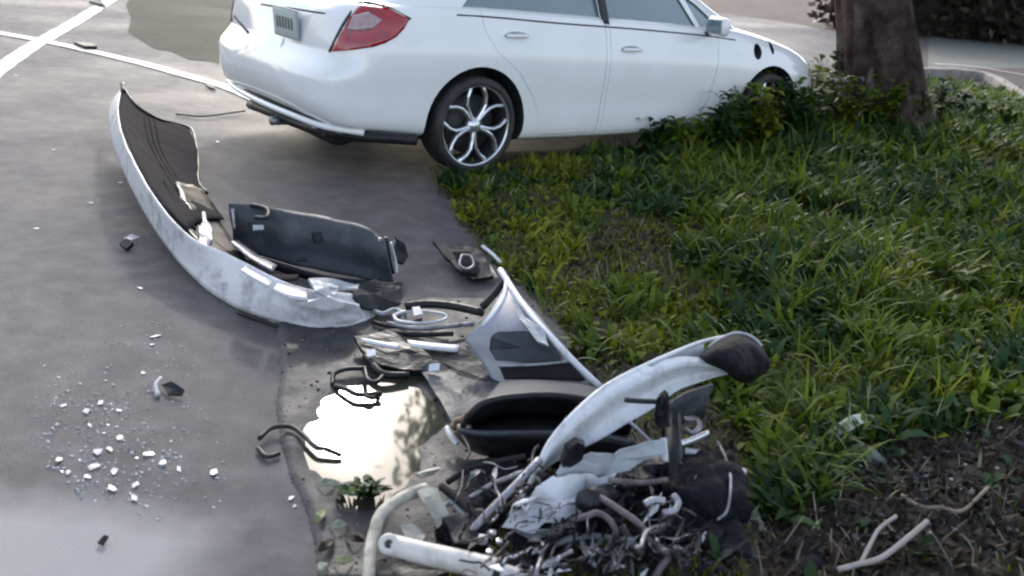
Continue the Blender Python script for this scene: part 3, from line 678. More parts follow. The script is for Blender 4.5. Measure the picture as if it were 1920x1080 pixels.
A(sheet('foot_shadow', [[(446, 466, .05), (530, 494, .05), (620, 518, .04), (752, 530, .03)], [(470, 482, .01), (540, 510, .008), (630, 532, .008), (754, 540, .008)]], M['black'], th=.015, nu=24, nv=2))  # black sheet in place of the shadow beneath the panel

# cracked dark lamp housing beyond
hz = empty('broken_lamp_housing', G(870, 500, 0)); tag(hz, 'small broken dark bracket with a hole lying at the grass edge behind the clear panel', 'car part'); A = P_(hz)
A(plate('housing_rim', [(812, 459, .07), (868, 462, .08), (905, 480, .07), (926, 524, .02), (886, 530, .02), (850, 502, .03)], M['black'], th=.02, crumple=.01, cuts=4))
A(plate('rusty_core', [(848, 474, .10), (878, 474, .10), (898, 494, .07), (896, 514, .05), (868, 512, .05)], M['inner_grey'], th=.012, crumple=.014, cuts=4))
A(tube('clip_ring', [(866, 478, .12), (882, 480, .12), (888, 496, .1), (876, 504, .09), (862, 496, .1), (866, 478, .12)], .006, M['grey_metal']))
A(tube('tab', [(905, 462, .03), (925, 478, .03), (938, 492, .03)], .010, M['bright_edge']))
A(tube('tab', [(918, 500, .05), (930, 520, .05)], .010, M['scrap']))

# grey see-through corner panel with bright torn edges
cp = empty('grey_corner_panel', G(1000, 715, 0)); tag(cp, 'frosted grey triangular panel with bright torn edges standing between bumper and fender', 'car panel'); A = P_(cp)
A(sheet('panel_skin', [[(950, 530, .30), (916, 592, .24), (872, 640, .15)], [(990, 572, .29), (960, 625, .22), (900, 672, .10)], [(1040, 628, .26), (1008, 668, .18), (930, 722, .04)], [(1124, 724, .16), (1050, 732, .10), (950, 745, .02)]], M['grey_clear'], th=.008, nu=26, nv=8, crumple=.004, seed=9))
A(tube('torn_edge', [(951, 522, .31), (944, 560, .28), (926, 588, .25), (905, 612, .21), (880, 640, .15)], .010, M['bright_edge'], r2=.007))
A(tube('torn_edge', [(938, 506, .31), (970, 556, .30), (1000, 596, .29), (1038, 638, .27), (1080, 682, .22), (1128, 728, .17)], .013, M['bright_edge'], r2=.011))
A(plate('torn_flap', [(958, 560, .31), (985, 590, .30), (1018, 622, .29), (1030, 650, .27), (1008, 640, .27), (975, 600, .28)], M['fender_grey'], th=.006, crumple=.012, cuts=4))
A(plate('dark_recess', [(920, 632, .24), (936, 624, .25), (980, 622, .26), (1022, 628, .26), (1050, 668, .21), (1052, 680, .19), (990, 680, .17), (930, 676, .16), (918, 655, .19)], M['dark_panel'], th=.014, cuts=4))
A(sheet('ledge', [[(936, 688, .16), (1000, 686, .18), (1066, 680, .20)], [(946, 712, .13), (1010, 712, .14), (1100, 715, .16)]], M['inner_grey'], th=.01, nu=14))
A(tube('ledge_edge', [(934, 686, .17), (1000, 684, .19), (1068, 678, .21)], .005, M['fender_grey']))
A(tube('dark_strip', [(905, 575, .20), (932, 545, .25), (946, 528, .29)], .016, M['black']))

# black wheel-arch tub
tubo = empty('black_arch_liner', G(1010, 830, 0)); tag(tubo, 'glossy black curved wheel-arch liner lying below the grey corner panel', 'arch liner'); A = P_(tubo)
rim_b = [(868, 800, .16), (884, 774, .22), (915, 752, .26), (980, 742, .27), (1050, 742, .27), (1120, 756, .25), (1190, 790, .2)]
rim_i = [(890, 806, .10), (915, 786, .12), (950, 778, .13), (1000, 778, .13), (1060, 782, .13), (1120, 794, .13), (1180, 815, .12)]
rim_f = [(862, 806, .15), (900, 812, .17), (960, 812, .18), (1020, 812, .18), (1080, 812, .18), (1130, 818, .17), (1190, 830, .15)]
bas = [(850, 812, .06), (882, 845, .03), (930, 860, .015), (990, 872, .01), (1050, 880, .01), (1110, 885, .01), (1180, 890, .01)]
A(sheet('liner_back', [[(p[0], p[1] - 4, p[2]) for p in rim_b], rim_i], M['black'], th=.008, nu=30, nv=4))
A(sheet('liner_bowl', [rim_i, [(p[0], p[1] + 2, p[2] - .0) for p in rim_f], bas], M['black'], th=.01, nu=30, nv=5))
A(tube('liner_rim', rim_b, .011, M['black'])); A(tube('liner_rim', rim_f, .009, M['dark_panel']))
A(sheet('liner_top', [[(938, 716, .16), (1000, 712, .19), (1090, 720, .2), (1160, 740, .2)], [(905, 752, .25), (980, 741, .265), (1050, 741, .265), (1150, 770, .22)]], M['dark_panel'], th=.01, nu=24))
A(tube('hinge', [(848, 804, .10), (856, 790, .12), (868, 786, .14), (880, 776, .2)], .012, M['bronze']))
A(tube('hinge', [(838, 802, .08), (846, 820, .07), (858, 832, .06)], .009, M['bright_edge']))
A(tube('hinge', [(860, 800, .14), (872, 806, .15), (880, 798, .17)], .010, M['bronze']))

# flat dark scrap between bumper and panel
A = lambda o: o
def solo(o, label, cat, group=None):
    recenter(o); tag(o, label, cat, group); return o
solo(plate('dark_tray', [(660, 640, .05), (735, 628, .06), (800, 650, .07), (868, 658, .07), (940, 700, .06), (945, 730, .04), (870, 715, .03), (790, 700, .03), (700, 688, .03)], M['black'], th=.02, crumple=.012, cuts=5), 'flat black plastic tray lying between the torn bumper and the arch liner', 'car part')
solo(plate('dark_shield', [(790, 700, .03), (870, 712, .04), (940, 726, .05), (910, 760, .05), (880, 790, .04), (850, 800, .02), (820, 745, .02)], M['dark_panel'], th=.012, crumple=.01, cuts=4, seed=6), 'dark slate plastic shield at the right edge of the puddle', 'car part')
solo(sheet('pale_strip', [[(676, 634, .08), (712, 642, .08), (750, 648, .08)], [(680, 642, .07), (714, 650, .07), (748, 656, .07)]], M['fender'], th=.008, nu=14, nv=2), 'short dull white strip on the black tray, left of the longer bright one', 'plastic strip')
solo(sheet('pale_strip', [[(764, 640, .09), (805, 645, .095), (860, 650, .09)], [(770, 652, .08), (810, 657, .085), (858, 662, .08)]], M['torn_white'], th=.008, nu=14, nv=2), 'longest bright white strip on the black tray beside the grey corner panel', 'plastic strip')
solo(tube('black_bar', [(760, 574, .10), (800, 570, .12), (850, 574, .13), (905, 586, .14)], .018, M['black']), 'black plastic bar between the dark panel and the grey corner panel', 'plastic bar')
solo(tube('wire_loop', [(738, 592, .07), (760, 584, .08), (800, 584, .08), (834, 590, .08), (832, 600, .07), (790, 606, .07), (748, 602, .07), (738, 592, .07)], .007, M['fender']), 'pale oval loop of trim just beneath the black bar', 'trim loop')
solo(plate('bright_clip', [(772, 580, .12), (786, 578, .12), (792, 592, .11), (776, 596, .11)], M['shard_white'], th=.01), 'small bright clip inside the oval trim loop', 'clip')
for i, (p, m_, lb) in enumerate([([(726, 606, .05), (780, 616, .06), (840, 612, .06), (888, 606, .06)], 'grey_metal', 'grey bent strip below the oval trim loop'),
        ([(712, 620, .05), (770, 628, .05), (850, 626, .06)], 'inner_grey', 'dark grey bent strip just above the bright white strip'),
        ([(690, 576, .04), (716, 588, .05), (740, 580, .06), (760, 590, .06)], 'fender_grey', 'crinkled pale strip at the right end of the torn bumper'),
        ([(700, 604, .03), (740, 612, .04), (790, 600, .05)], 'dark_metal', 'blackened strip between the bumper end and the trim loop')]):
    solo(tube('bent_strip', p, .010, M[m_], seg=6), lb, 'metal strip')
solo(plate('bright_chip', [(688, 660, .07), (704, 656, .08), (706, 668, .07), (690, 672, .06)], M['fender'], th=.008), 'small pale chip on the left end of the black tray', 'plastic chip')
solo(plate('bright_chip', [(806, 684, .07), (826, 682, .08), (824, 696, .06), (804, 698, .05)], M['fender'], th=.008), 'small pale chip on the right half of the black tray', 'plastic chip')
# black cracked frame over the top of the puddle
fr = empty('black_cracked_frame', G(700, 720, 0)); tag(fr, 'thin black cracked plastic frame lying over the top of the puddle', 'plastic frame'); A = P_(fr)
for p, r in (([(624, 722, .02), (626, 702, .03), (650, 692, .04), (690, 690, .04)], .009), ([(628, 724, .02), (650, 730, .03), (672, 740, .03), (716, 738, .03)], .010), ([(684, 690, .04), (690, 712, .04), (706, 716, .04), (722, 700, .04)], .009), ([(700, 684, .05), (720, 702, .04), (766, 704, .03)], .014), ([(684, 668, .05), (704, 684, .05)], .012), ([(676, 738, .03), (696, 746, .03), (712, 736, .02)], .007)):
    A(tube('frame_bar', p, r, M['black'], seg=6))
solo(tube('black_cable', [(486, 822, .02), (510, 802, .025), (545, 800, .03), (568, 815, .03), (592, 838, .03), (610, 842, .03), (640, 854, .02)], .008, M['black']), 'black cable lying across the silt into the left of the puddle', 'cable')
solo(tube('black_offcut', [(484, 840, .012), (500, 856, .012), (524, 850, .012)], .008, M['black']), 'short black offcut on the road below the black cable', 'offcut')

# ------------------------------------------------------------------ bent silver-white fender with dark end
fe = empty('bent_white_fender', G(1200, 900, 0)); tag(fe, 'long bent silver-white fender with a dark rounded end rising over the wreckage', 'car fender'); A = P_(fe)
up = [(988, 920, .14), (1010, 872, .20), (1033, 826, .26), (1080, 772, .32), (1140, 722, .36), (1210, 686, .38), (1268, 670, .39), (1322, 672, .38), (1372, 694, .36)]
lo = [(996, 905, .11), (1030, 872, .16), (1088, 842, .20), (1140, 816, .23), (1186, 788, .25), (1230, 762, .27), (1282, 728, .29), (1330, 712, .31), (1374, 702, .33)]
mi = [(a[0] * .72 + b[0] * .28, a[1] * .72 + b[1] * .28, a[2] * .72 + b[2] * .28 + .012) for a, b in zip(up, lo)]; mi2 = [(a[0] * .4 + b[0] * .6, a[1] * .4 + b[1] * .6, a[2] * .4 + b[2] * .6 - .006) for a, b in zip(up, lo)]
A(sheet('fender_skin', [up, mi, mi2, lo], M['fender'], th=.003, nu=60, nv=6, crumple=.004, seed=11))
A(tube('fender_edge', [(980, 936, .13)] + [(a, b - 1, c) for a, b, c in up[:6]] + [(1262, 662, .40), (1320, 640, .40), (1380, 628, .39)], .007, M['bright_edge']))
capc = [[(1316, 672, .38), (1330, 656, .41), (1352, 640, .43), (1380, 630, .43), (1410, 638, .42), (1432, 662, .39)], [(1325, 676, .40), (1350, 664, .44), (1375, 654, .45), (1400, 652, .44), (1424, 664, .42), (1438, 680, .36)], [(1360, 690, .36), (1372, 698, .38), (1384, 700, .39), (1400, 700, .38), (1420, 696, .36), (1436, 686, .33)], [(1370, 696, .32), (1380, 706, .30), (1390, 712, .29), (1402, 712, .28), (1418, 704, .29), (1436, 690, .30)]]
A(sheet('end_cap', capc, M['near_black'], th=.01, nu=22, nv=6)); A(tube('cap_edge', [(1330, 652, .42), (1352, 636, .435), (1380, 626, .435), (1408, 632, .43), (1428, 650, .41)], .008, M['fender_grey']))
A(sheet('green_lip', [[(1216, 684, .385), (1262, 664, .395), (1318, 645, .40)], [(1222, 692, .37), (1268, 674, .375), (1318, 668, .375)]], M['fender_grey'], th=.006, nu=12, nv=2))
A(tube('slot', [(1172, 750, .375), (1200, 752, .37), (1230, 753, .36)], .008, M['black'])); A(plate('post', [(1236, 738, .37), (1246, 730, .39), (1254, 738, .385), (1256, 790, .27), (1240, 796, .26), (1234, 770, .3)], M['black'], th=.02))
A(plate('clamp', [(1060, 832, .33), (1080, 820, .34), (1096, 826, .33), (1090, 850, .28), (1066, 866, .24), (1048, 876, .22), (1050, 856, .27)], M['black'], th=.02, crumple=.004))
A(tube('brace', [(1180, 790, .28), (1200, 808, .25), (1222, 830, .22)], .005, M['fender_grey']))
A(sheet('inner_flange', [[(1240, 765, .24), (1290, 735, .26), (1335, 716, .28)], [(1240, 800, .14), (1290, 790, .14), (1320, 770, .16)]], M['dark_panel'], th=.01, nu=12, nv=3, crumple=.01))

sh = empty('crumpled_grey_sheet', G(1090, 960, 0)); tag(sh, 'crumpled blue-grey metal sheet folded under the white fender', 'metal sheet'); A = P_(sh)
A(plate('upper_fold', [(1040, 888, .22), (1064, 866, .25), (1092, 860, .25), (1110, 846, .27), (1150, 850, .26), (1178, 838, .27), (1236, 824, .28), (1246, 848, .25), (1210, 862, .23), (1184, 882, .21), (1160, 886, .21), (1148, 902, .19), (1110, 896, .20), (1086, 910, .18), (1050, 912, .18)], M['fender_grey'], th=.003, cuts=6, crumple=.022, seed=13))
A(plate('bright_fold', [(938, 988, .10), (966, 958, .14), (990, 944, .16), (1006, 912, .20), (1034, 892, .23), (1060, 896, .22), (1092, 890, .22), (1100, 920, .18), (1084, 936, .17), (1090, 966, .14), (1060, 978, .13), (1024, 982, .12), (1002, 998, .10), (972, 992, .10)], M['fender'], th=.003, cuts=7, crumple=.018, seed=15))
A(plate('lower_fold', [(958, 996, .08), (1000, 990, .11), (1040, 984, .13), (1086, 966, .15), (1082, 996, .11), (1056, 1004, .09), (1046, 1026, .05), (1016, 1022, .06), (1004, 1042, .03), (978, 1036, .03), (980, 1014, .06)], M['fender_grey'], th=.003, cuts=6, crumple=.022, seed=17))
A(plate('side_fold', [(1090, 892, .22), (1120, 896, .21), (1158, 888, .22), (1152, 908, .19), (1120, 912, .18), (1104, 930, .16), (1090, 926, .16)], M['fender'], th=.003, cuts=5, crumple=.014, seed=19))

# engine-bay wreckage
en = empty('engine_wreckage', G(1230, 1010, 0)); tag(en, 'tangled dark engine-bay wreckage with mauve hoses and brackets in the grass', 'car wreckage'); A = P_(en)
def blob(name, px, py, z, s, m, seed=0, amp=.03):
    bm = bmesh.new(); bmesh.ops.create_icosphere(bm, subdivisions=4, radius=1); c = G(px, py, z)
    for v in bm.verts:
        q = v.co.copy(); k = max(abs(q.x), abs(q.y), abs(q.z)); q = q.lerp(q / k * .8, .55)
        p = Vector((q.x * s[0], q.y * s[1], q.z * s[2])); p += noise.noise_vector(p * 14 + Vector((seed, 0, 0))) * amp + noise.noise_vector(p * 40 + Vector((seed, 5, 0))) * amp * .35; v.co = c + p
    me = bpy.data.meshes.new(name); bm.to_mesh(me); bm.free(); return link(name, me, M[m])
A(blob('engine_block', 1318, 930, .07, (.14, .17, .12), 'near_black', 1)); A(blob('oil_pan', 1225, 1010, .02, (.16, .12, .05), 'near_black', 31)); A(blob('gap_shade', 1120, 1075, .01, (.2, .08, .03), 'near_black', 32)); A(blob('gap_shade', 1345, 1080, .02, (.13, .10, .06), 'near_black', 33)); A(blob('gearbox_lump', 1335, 1020, .04, (.12, .10, .07), 'near_black', 2)); A(blob('side_casting', 1185, 905, .09, (.09, .07, .05), 'dark_metal', 3))  # the flat low lumps stand in for dark shade under the wreck
A(blob('lower_casting', 1130, 1035, .03, (.14, .08, .04), 'dark_metal', 4)); A(blob('pump_body', 1010, 1000, .02, (.10, .08, .03), 'dark_metal', 5)); A(blob('airbox', 1215, 870, .10, (.08, .08, .05), 'dark_metal', 6))
def cyl(name, a, b, r, m, seg=18): 
    v, f = tube_geo(PX([a, b]), r, seg, 1); return link(name, fixn(mesh(v, f)), M[m])
A(cyl('motor_housing', (1098, 940, .20), (1140, 928, .18), .032, 'black')); A(cyl('motor_face', (1094, 941, .205), (1100, 940, .20), .026, 'dark_metal'))
A(cyl('shock_tube', (1262, 780, .24), (1268, 940, .10), .026, 'black')); A(tube('white_cap', [(1244, 822, .25), (1247, 866, .20)], .011, M['shard_white']))
A(tube('hose', [(1070, 975, .16), (1098, 968, .19), (1120, 962, .20), (1142, 974, .19), (1156, 1000, .16), (1152, 1034, .12)], .009, M['pink_hose']))
A(tube('hose', [(1124, 932, .21), (1150, 948, .21), (1188, 974, .2), (1205, 990, .18), (1214, 1010, .17), (1252, 1040, .14), (1240, 1062, .12), (1222, 1090, .08)], .0095, M['pink_hose']))
A(tube('hose', [(1166, 986, .17), (1180, 1012, .15), (1204, 1038, .12)], .010, M['pink_hose']))
A(tube('thin_rod', [(1140, 900, .22), (1200, 905, .22), (1250, 900, .2)], .008, M['pink_hose']))
A(tube('hook', [(1208, 946, .20), (1226, 938, .21), (1246, 940, .21)], .011, M['grey_metal'])); A(tube('hook', [(1262, 928, .21), (1271, 942, .20), (1264, 958, .19), (1242, 962, .19)], .010, M['grey_metal']))
A(tube('chrome_ring', [(1284, 786, .22), (1304, 786, .22), (1312, 800, .21), (1300, 812, .2), (1286, 806, .2)], .009, M['grey_metal'])); A(tube('lug', [(1276, 832, .20), (1300, 824, .2), (1326, 812, .2)], .010, M['alloy']))
A(tube('lug', [(1282, 846, .18), (1310, 850, .17)], .013, M['grey_metal']))
A(tube('arc_wire', [(1345, 828, .16), (1360, 858, .17), (1370, 898, .17), (1364, 955, .13), (1344, 976, .10)], .0045, M['grey_metal']))
A(tube('arc_wire', [(1300, 850, .15), (1320, 875, .16), (1326, 915, .14), (1312, 950, .11)], .006, M['dark_metal']))
A(blob('white_knob', 1390, 887, .12, (.016, .016, .016), 'shard_white', 7, .003))
A(tube('lower_hose', [(990, 1044, .06), (1020, 1030, .07), (1030, 1050, .06), (1052, 1040, .07), (1072, 1016, .09)], .008, M['grey_metal']))
A(tube('lower_hose', [(1090, 1010, .10), (1100, 1040, .08), (1120, 1070, .05), (1126, 1095, .04)], .009, M['fender_grey']))
A(tube('lower_hose', [(1040, 1020, .09), (1090, 1005, .11), (1150, 1010, .11)], .010, M['fender_grey']))
A(plate('bright_cover', [(1096, 1030, .12), (1116, 1024, .13), (1126, 1034, .12), (1108, 1046, .11)], M['shard_white'], th=.01))
A(plate('bright_cover', [(1140, 1034, .11), (1162, 1030, .12), (1166, 1046, .10), (1146, 1048, .1)], M['grey_metal'], th=.01)); A(plate('bright_cover', [(1150, 1054, .10), (1172, 1058, .1), (1164, 1072, .08)], M['grey_metal'], th=.01))
for a_, b_2, sz in ((945, 975, (.11, .08, .055)), (1050, 1040, (.15, .09, .05)), (1175, 975, (.12, .10, .085)), (880, 1000, (.09, .07, .05)), (1150, 900, (.10, .07, .09)), (1290, 1020, (.13, .11, .08)), (1215, 1060, (.12, .08, .07)), (1120, 1000, (.10, .08, .07)), (1000, 1070, (.1, .07, .05))):
    A(blob('gap_shade_lump', a_, b_2, .02, sz, 'near_black', a_, .035))  # black lumps filling the gaps, their shade put into the colour
for i in range(150):                                         # thin wires and broken tubes
    px = random.uniform(850, 1290); py = random.uniform(870, 1090); z = random.uniform(.08, .19); a = random.gauss(.7, .7); L = random.uniform(20, 80)
    q = [(px + math.cos(a) * L * t + random.uniform(-8, 8), py - math.sin(a) * L * t + random.uniform(-8, 8), z + random.uniform(-.03, .03)) for t in (0, .33, .66, 1)]
    A(tube('wire', q, random.choice([.0016, .002, .003, .004, .006]), M[random.choice(['black', 'dark_metal', 'grey_metal', 'pink_hose', 'fender_grey', 'black', 'dark_metal', 'inner_grey'])], seg=5, n=3))
for i in range(120):                                         # torn splinters of plastic and sheet
    px = random.gauss(1090, 130); py = random.uniform(885, 1090); z = random.uniform(.06, .19); c = (px, py, z); n_v = random.choice([3, 4, 5]); a0 = random.gauss(.7, .8); L = random.uniform(10, 38)
    if px < 870 or px > 1380: continue
    P = [(px + math.cos(a0) * L * t - math.sin(a0) * w2, py - math.sin(a0) * L * t - math.cos(a0) * w2, z + random.uniform(-.03, .03)) for t, w2 in ((-1, random.uniform(-3, 3)), (-.3, random.uniform(4, 10)), (.5, random.uniform(2, 9)), (1, random.uniform(-3, 3)), (.1, random.uniform(-8, -2)))][:max(4, n_v)]
    A(plate('splinter', P, M[random.choice(['black', 'black', 'dark_metal', 'dark_panel', 'fender_grey', 'dark_panel', 'black', 'dark_metal', 'inner_grey', 'inner_grey', 'fender'])], th=.002, cuts=1, crumple=.006, seed=i))

# rods and struts left of the tangle
solo(tube('double_strut', [(884, 996, .08), (925, 952, .13), (962, 915, .17), (1012, 862, .22)], .012, M['grey_metal']), 'straight grey metal strut running up to the foot of the white fender', 'metal strut')
solo(tube('dark_strut', [(900, 1000, .07), (940, 962, .11), (985, 925, .15), (1025, 890, .19)], .009, M['black']), 'thin black strut beside the straight grey strut', 'metal strut')
solo(tube('short_strut', [(828, 912, .08), (865, 942, .09), (908, 978, .10)], .012, M['inner_grey']), 'dull grey strut crossing below the straight grey strut', 'metal strut')
solo(tube('thin_rod', [(838, 905, .05), (880, 880, .08), (930, 866, .12), (985, 856, .16)], .009, M['inner_grey']), 'upper dull rod beneath the black arch liner', 'metal rod')
solo(tube('thin_rod', [(880, 935, .08), (920, 910, .12), (965, 892, .16)], .008, M['grey_metal']), 'lower light grey rod between the two struts', 'metal rod')
solo(tube('bent_clip', [(832, 950, .06), (846, 942, .07), (862, 958, .07), (880, 972, .07)], .008, M['fender_grey']), 'small bent grey clip beside the pale muddy scrap', 'clip')
for i, (a, b, s) in enumerate([(905, 1011, .016), (924, 1000, .012), (936, 1016, .011), (918, 1036, .011)]):
    o = blob('bright_bolt', a, b, .09, (s, s, s * .8), 'alloy' if i else 'shard_white', i, .002)
    solo(o, ['largest bright bolt head at the foot of the struts', 'small bolt head just above the largest one', 'small bolt head right of the largest one', 'lowest small bolt head near the cream pipe'][i], 'bolt', 'bolt heads at the foot of the struts')

# cream pipe and curved tube in the foreground
pi = empty('cream_pipe', G(830, 1050, 0)); tag(pi, 'straight cream plastic pipe with a bolt hole in its end at the bottom edge', 'pipe'); A = P_(pi)
A(tube('pipe_barrel', [(728, 1020, .10), (790, 1036, .10), (860, 1052, .10), (932, 1070, .10)], .027, M['pipe'], seg=20, r2=.031)); A(cyl('end_collar', (930, 1069, .10), (942, 1072, .10), .036, 'black'))
A(tube('pipe_stub', [(940, 1076, .10), (975, 1086, .10)], .026, M['shard_white'], seg=16))
pb = G(729, 1020, .10); dd = (CAM - pb).normalized(); v, f = tube_geo([pb + dd * .018, pb + dd * .030], .011, 14, 1); A(link('bolt_hole', fixn(mesh(v, f)), M['seam']))
v, f = lathe_geo([(.011, -.004), (.011, .006), (.024, .006), (.027, -.004)], 20); me = fixn(mesh(v, f)); me.transform(Matrix.Translation(pb + dd * .024) @ dd.to_track_quat('Z', 'Y').to_matrix().to_4x4()); A(link('hole_collar', me, M['pipe']))
solo(tube('curved_tube', [(690, 1100, .02), (694, 1040, .05), (702, 1000, .07), (716, 962, .09), (750, 936, .10), (780, 922, .10), (800, 916, .10)], .017, M['scrap'], seg=12), 'curved pale muddy tube arching left of the cream pipe', 'tube')
solo(plate('pale_scrap', [(782, 926, .11), (800, 912, .12), (818, 918, .12), (828, 940, .10), (842, 972, .07), (826, 980, .06), (815, 990, .05), (800, 958, .08)], M['scrap'], th=.012, crumple=.012, cuts=4), 'jagged pale muddy scrap at the top of the curved tube', 'plastic scrap')
solo(plate('pale_scrap', [(776, 886, .05), (796, 880, .06), (824, 876, .06), (806, 890, .04), (786, 896, .04)], M['scrap'], th=.01, crumple=.006, cuts=3), 'small pale scrap lying just above the curved tube', 'plastic scrap')
solo(plate('muddy_scrap', [(748, 990, .06), (776, 986, .07), (796, 1010, .05), (790, 1026, .04), (762, 1012, .05)], M['scrap'], th=.012, crumple=.012, cuts=4, seed=4), 'muddy scrap tucked between curved tube and cream pipe', 'plastic scrap')
solo(plate('dark_offcut', [(830, 985, .06), (875, 975, .07), (900, 1000, .06), (895, 1035, .04), (850, 1030, .04)], M['black'], th=.03, crumple=.014, cuts=4, seed=5), 'black plastic lump resting above the cream pipe', 'plastic scrap')
solo(plate('dark_offcut', [(740, 1050, .03), (800, 1052, .04), (840, 1085, .03), (780, 1110, .02), (735, 1095, .02)], M['black'], th=.02, crumple=.012, cuts=4, seed=6), 'black plastic lump under the cream pipe', 'plastic scrap')

# ------------------------------------------------------------------ scraps on the road
def shard_me(k, s, h=.16):
    r = random.Random(k); n = r.choice([4, 5, 6]); P = []
    for i in range(n):
        a = 2 * math.pi * i / n + r.uniform(-.3, .3); q = s * r.uniform(.6, 1.15); P.append(Vector((q * math.cos(a), q * .6 * math.sin(a), s * h * r.uniform(0, 1))))
    return fixn(plate_me(P, .0022, 1, s * .12, k))
SH = [ # px, py, size in metres, label
 (118, 760, .022, 'white chip leftmost of the upper pair of shards on the road'), (163, 772, .030, 'white shard with a second chip close on its right'), (190, 755, .032, 'elongated white shard above the rest of the cluster'),
 (222, 770, .020, 'small pale chip at the right end of the upper shards'), (168, 797, .020, 'faint pale chip just below the upper shards'), (225, 820, .026, 'pale shard between the upper shards and the main heap'),
 (110, 862, .026, 'pale sliver at the far left of the main heap of shards'), (182, 848, .040, 'brightest and largest white shard of the main heap'), (128, 886, .024, 'white chip low on the left of the main heap'),
 (175, 875, .032, 'long pale shard under the brightest one'), (205, 842, .022, 'small chip touching the right of the brightest shard'), (215, 884, .026, 'pale shard on the right of the main heap'), (165, 893, .022, 'mauve chip in the middle of the main heap'),
 (210, 916, .026, 'white shard leading the bottom row of the heap'), (254, 910, .028, 'bright white shard at the right of the bottom row'), (250, 934, .030, 'lowest white shard of the whole heap'), (278, 852, .034, 'pale peaked shard right of the main heap'),
 (305, 868, .028, 'pale shard right of the peaked one'), (335, 878, .022, 'thin pale sliver reaching away to the right'), (400, 885, .028, 'faint flat shard alone in the pale wet patch'),
 (292, 630, .030, 'white shard alone above the black and white piece'), (286, 646, .020, 'small white chip just below the lone upper shard'), (268, 699, .018, 'faint chip above left of the black and white piece'), (198, 713, .012, 'tiny pale speck up from the heap'),
 (262, 540, .020, 'small white chip left of the middle of the torn bumper'), (170, 380, .022, 'flat pale chip left of the torn bumper wing'), (100, 281, .024, 'flat white chip highest up the road at left'), (30, 141, .030, 'white chip below the crossing of the lane lines'),
 (408, 266, .030, 'flat white chip between bumper wing and silencer'), (68, 428, .018, 'faint grey chip at the left edge of the road'), (225, 342, .016, 'faint chip close against the torn bumper wing'), (545, 935, .020, 'pale chip at the foot of the gutter silt'), (552, 948, .014, 'tiny chip under the pale one in the silt')]
for k, (px, py, s, lb) in enumerate(SH):
    p = G(px, py, .004); o = link('plastic_shard', shard_me(k, s * .72), M['shard_white' if k not in (12, 16, 19, 22, 29, 30) else 'fender'], smooth=False)
    o.location = p; o.rotation_euler = (random.uniform(-.15, .15), random.uniform(-.15, .15), random.uniform(0, 3)); tag(o, lb, 'plastic shard', 'white shards scattered on the road')
bw = empty('two_tone_shard', G(322, 730, .003)); tag(bw, 'black curved shard with a white rim alone on the wet road', 'plastic shard'); A = P_(bw)
A(plate('dark_face', [(304, 722, .015), (322, 716, .035), (346, 732, .02), (340, 742, .008), (316, 742, .006)], M['black'], th=.006, crumple=.004)); A(tube('white_rim', [(296, 742, .008), (292, 722, .025), (302, 708, .035)], .009, M['shard_white'], r2=.006))
bw = empty('two_tone_shard', G(240, 458, .003)); tag(bw, 'small black lump with a white top lying left of the torn bumper', 'plastic shard'); A = P_(bw)
A(plate('dark_base', [(226, 462, .01), (240, 452, .03), (252, 462, .02), (240, 472, .004)], M['black'], th=.02, crumple=.006)); A(plate('white_top', [(232, 448, .035), (246, 440, .045), (262, 446, .03), (246, 452, .03)], M['shard_white'], th=.006))
solo(plate('dark_chip', [(140, 84, .01), (170, 82, .03), (182, 92, .01), (160, 92, .01)], M['black'], th=.03), 'dark offcut lying on the crossing of the lane lines', 'offcut')
solo(plate('dark_chip', [(385, 162, .006), (400, 160, .02), (404, 170, .006)], M['black'], th=.015), 'tiny dark chip below the lane line near the sedan', 'offcut')
solo(plate('dark_chip', [(168, 6, .01), (190, 4, .04), (198, 14, .01)], M['black'], th=.03), 'dark offcut at the top end of the lane line', 'offcut')
solo(plate('dark_chip', [(184, 1020, .004), (196, 1006, .014), (204, 1008, .012), (194, 1024, .004)], M['inner_grey'], th=.008), 'grey chip alone at the bottom left of the road', 'offcut')
solo(tube('thin_wire', [(330, 214, .01), (380, 218, .02), (430, 212, .02), (460, 208, .02)], .006, M['inner_grey'], seg=5), 'thin grey wire from the bumper wing towards the sedan', 'wire')

# ------------------------------------------------------------------ plants
Z_SOIL_NEAR = W2([(1400, 960), (1560, 900), (1700, 860), (1940, 840), (1960, 1100), (1300, 1100)])
def grit(name, n, m, size, seed, poly):
    r = random.Random(seed); gs = []; xs1 = [p[0] for p in poly]; ys1 = [p[1] for p in poly]
    while len(gs) < n:
        x, y = r.uniform(min(xs1), max(xs1)), r.uniform(min(ys1), max(ys1))
        if not inpoly(x, y, poly) or math.hypot((x - PUD[0]) / .235, (y - PUD[1]) / .50) < .6: continue
        z = max(silt_h(x, y), 0, H(x, y)); s = size * r.uniform(.35, 1.3); vs = []
        for k in range(6):
            a = k * 1.047 + r.uniform(-.3, .3); vs.append(Vector((x + math.cos(a) * s * r.uniform(.6, 1.3), y + math.sin(a) * s * r.uniform(.5, 1.1), z - .003)))
        top_ = [v.lerp(Vector((x, y, z)), .35) + Vector((0, 0, s * r.uniform(.3, .9))) for v in vs]
        gs.append((vs + top_, [(k, (k + 1) % 6, 6 + (k + 1) % 6, 6 + k) for k in range(6)] + [tuple(range(6, 12))]))
    v, f = join_geo(gs); tag(link(name, mesh(v, f), M[m], smooth=False), kind='stuff')
grit('glass_crumbs', 420, 'grey_clear', .006, 9, W2([(90, 740), (240, 735), (330, 830), (380, 900), (270, 960), (150, 930), (80, 870)])); grit('glass_crumbs', 200, 'fender_grey', .007, 19, W2([(60, 600), (330, 600), (430, 800), (420, 990), (200, 980), (60, 860)]))
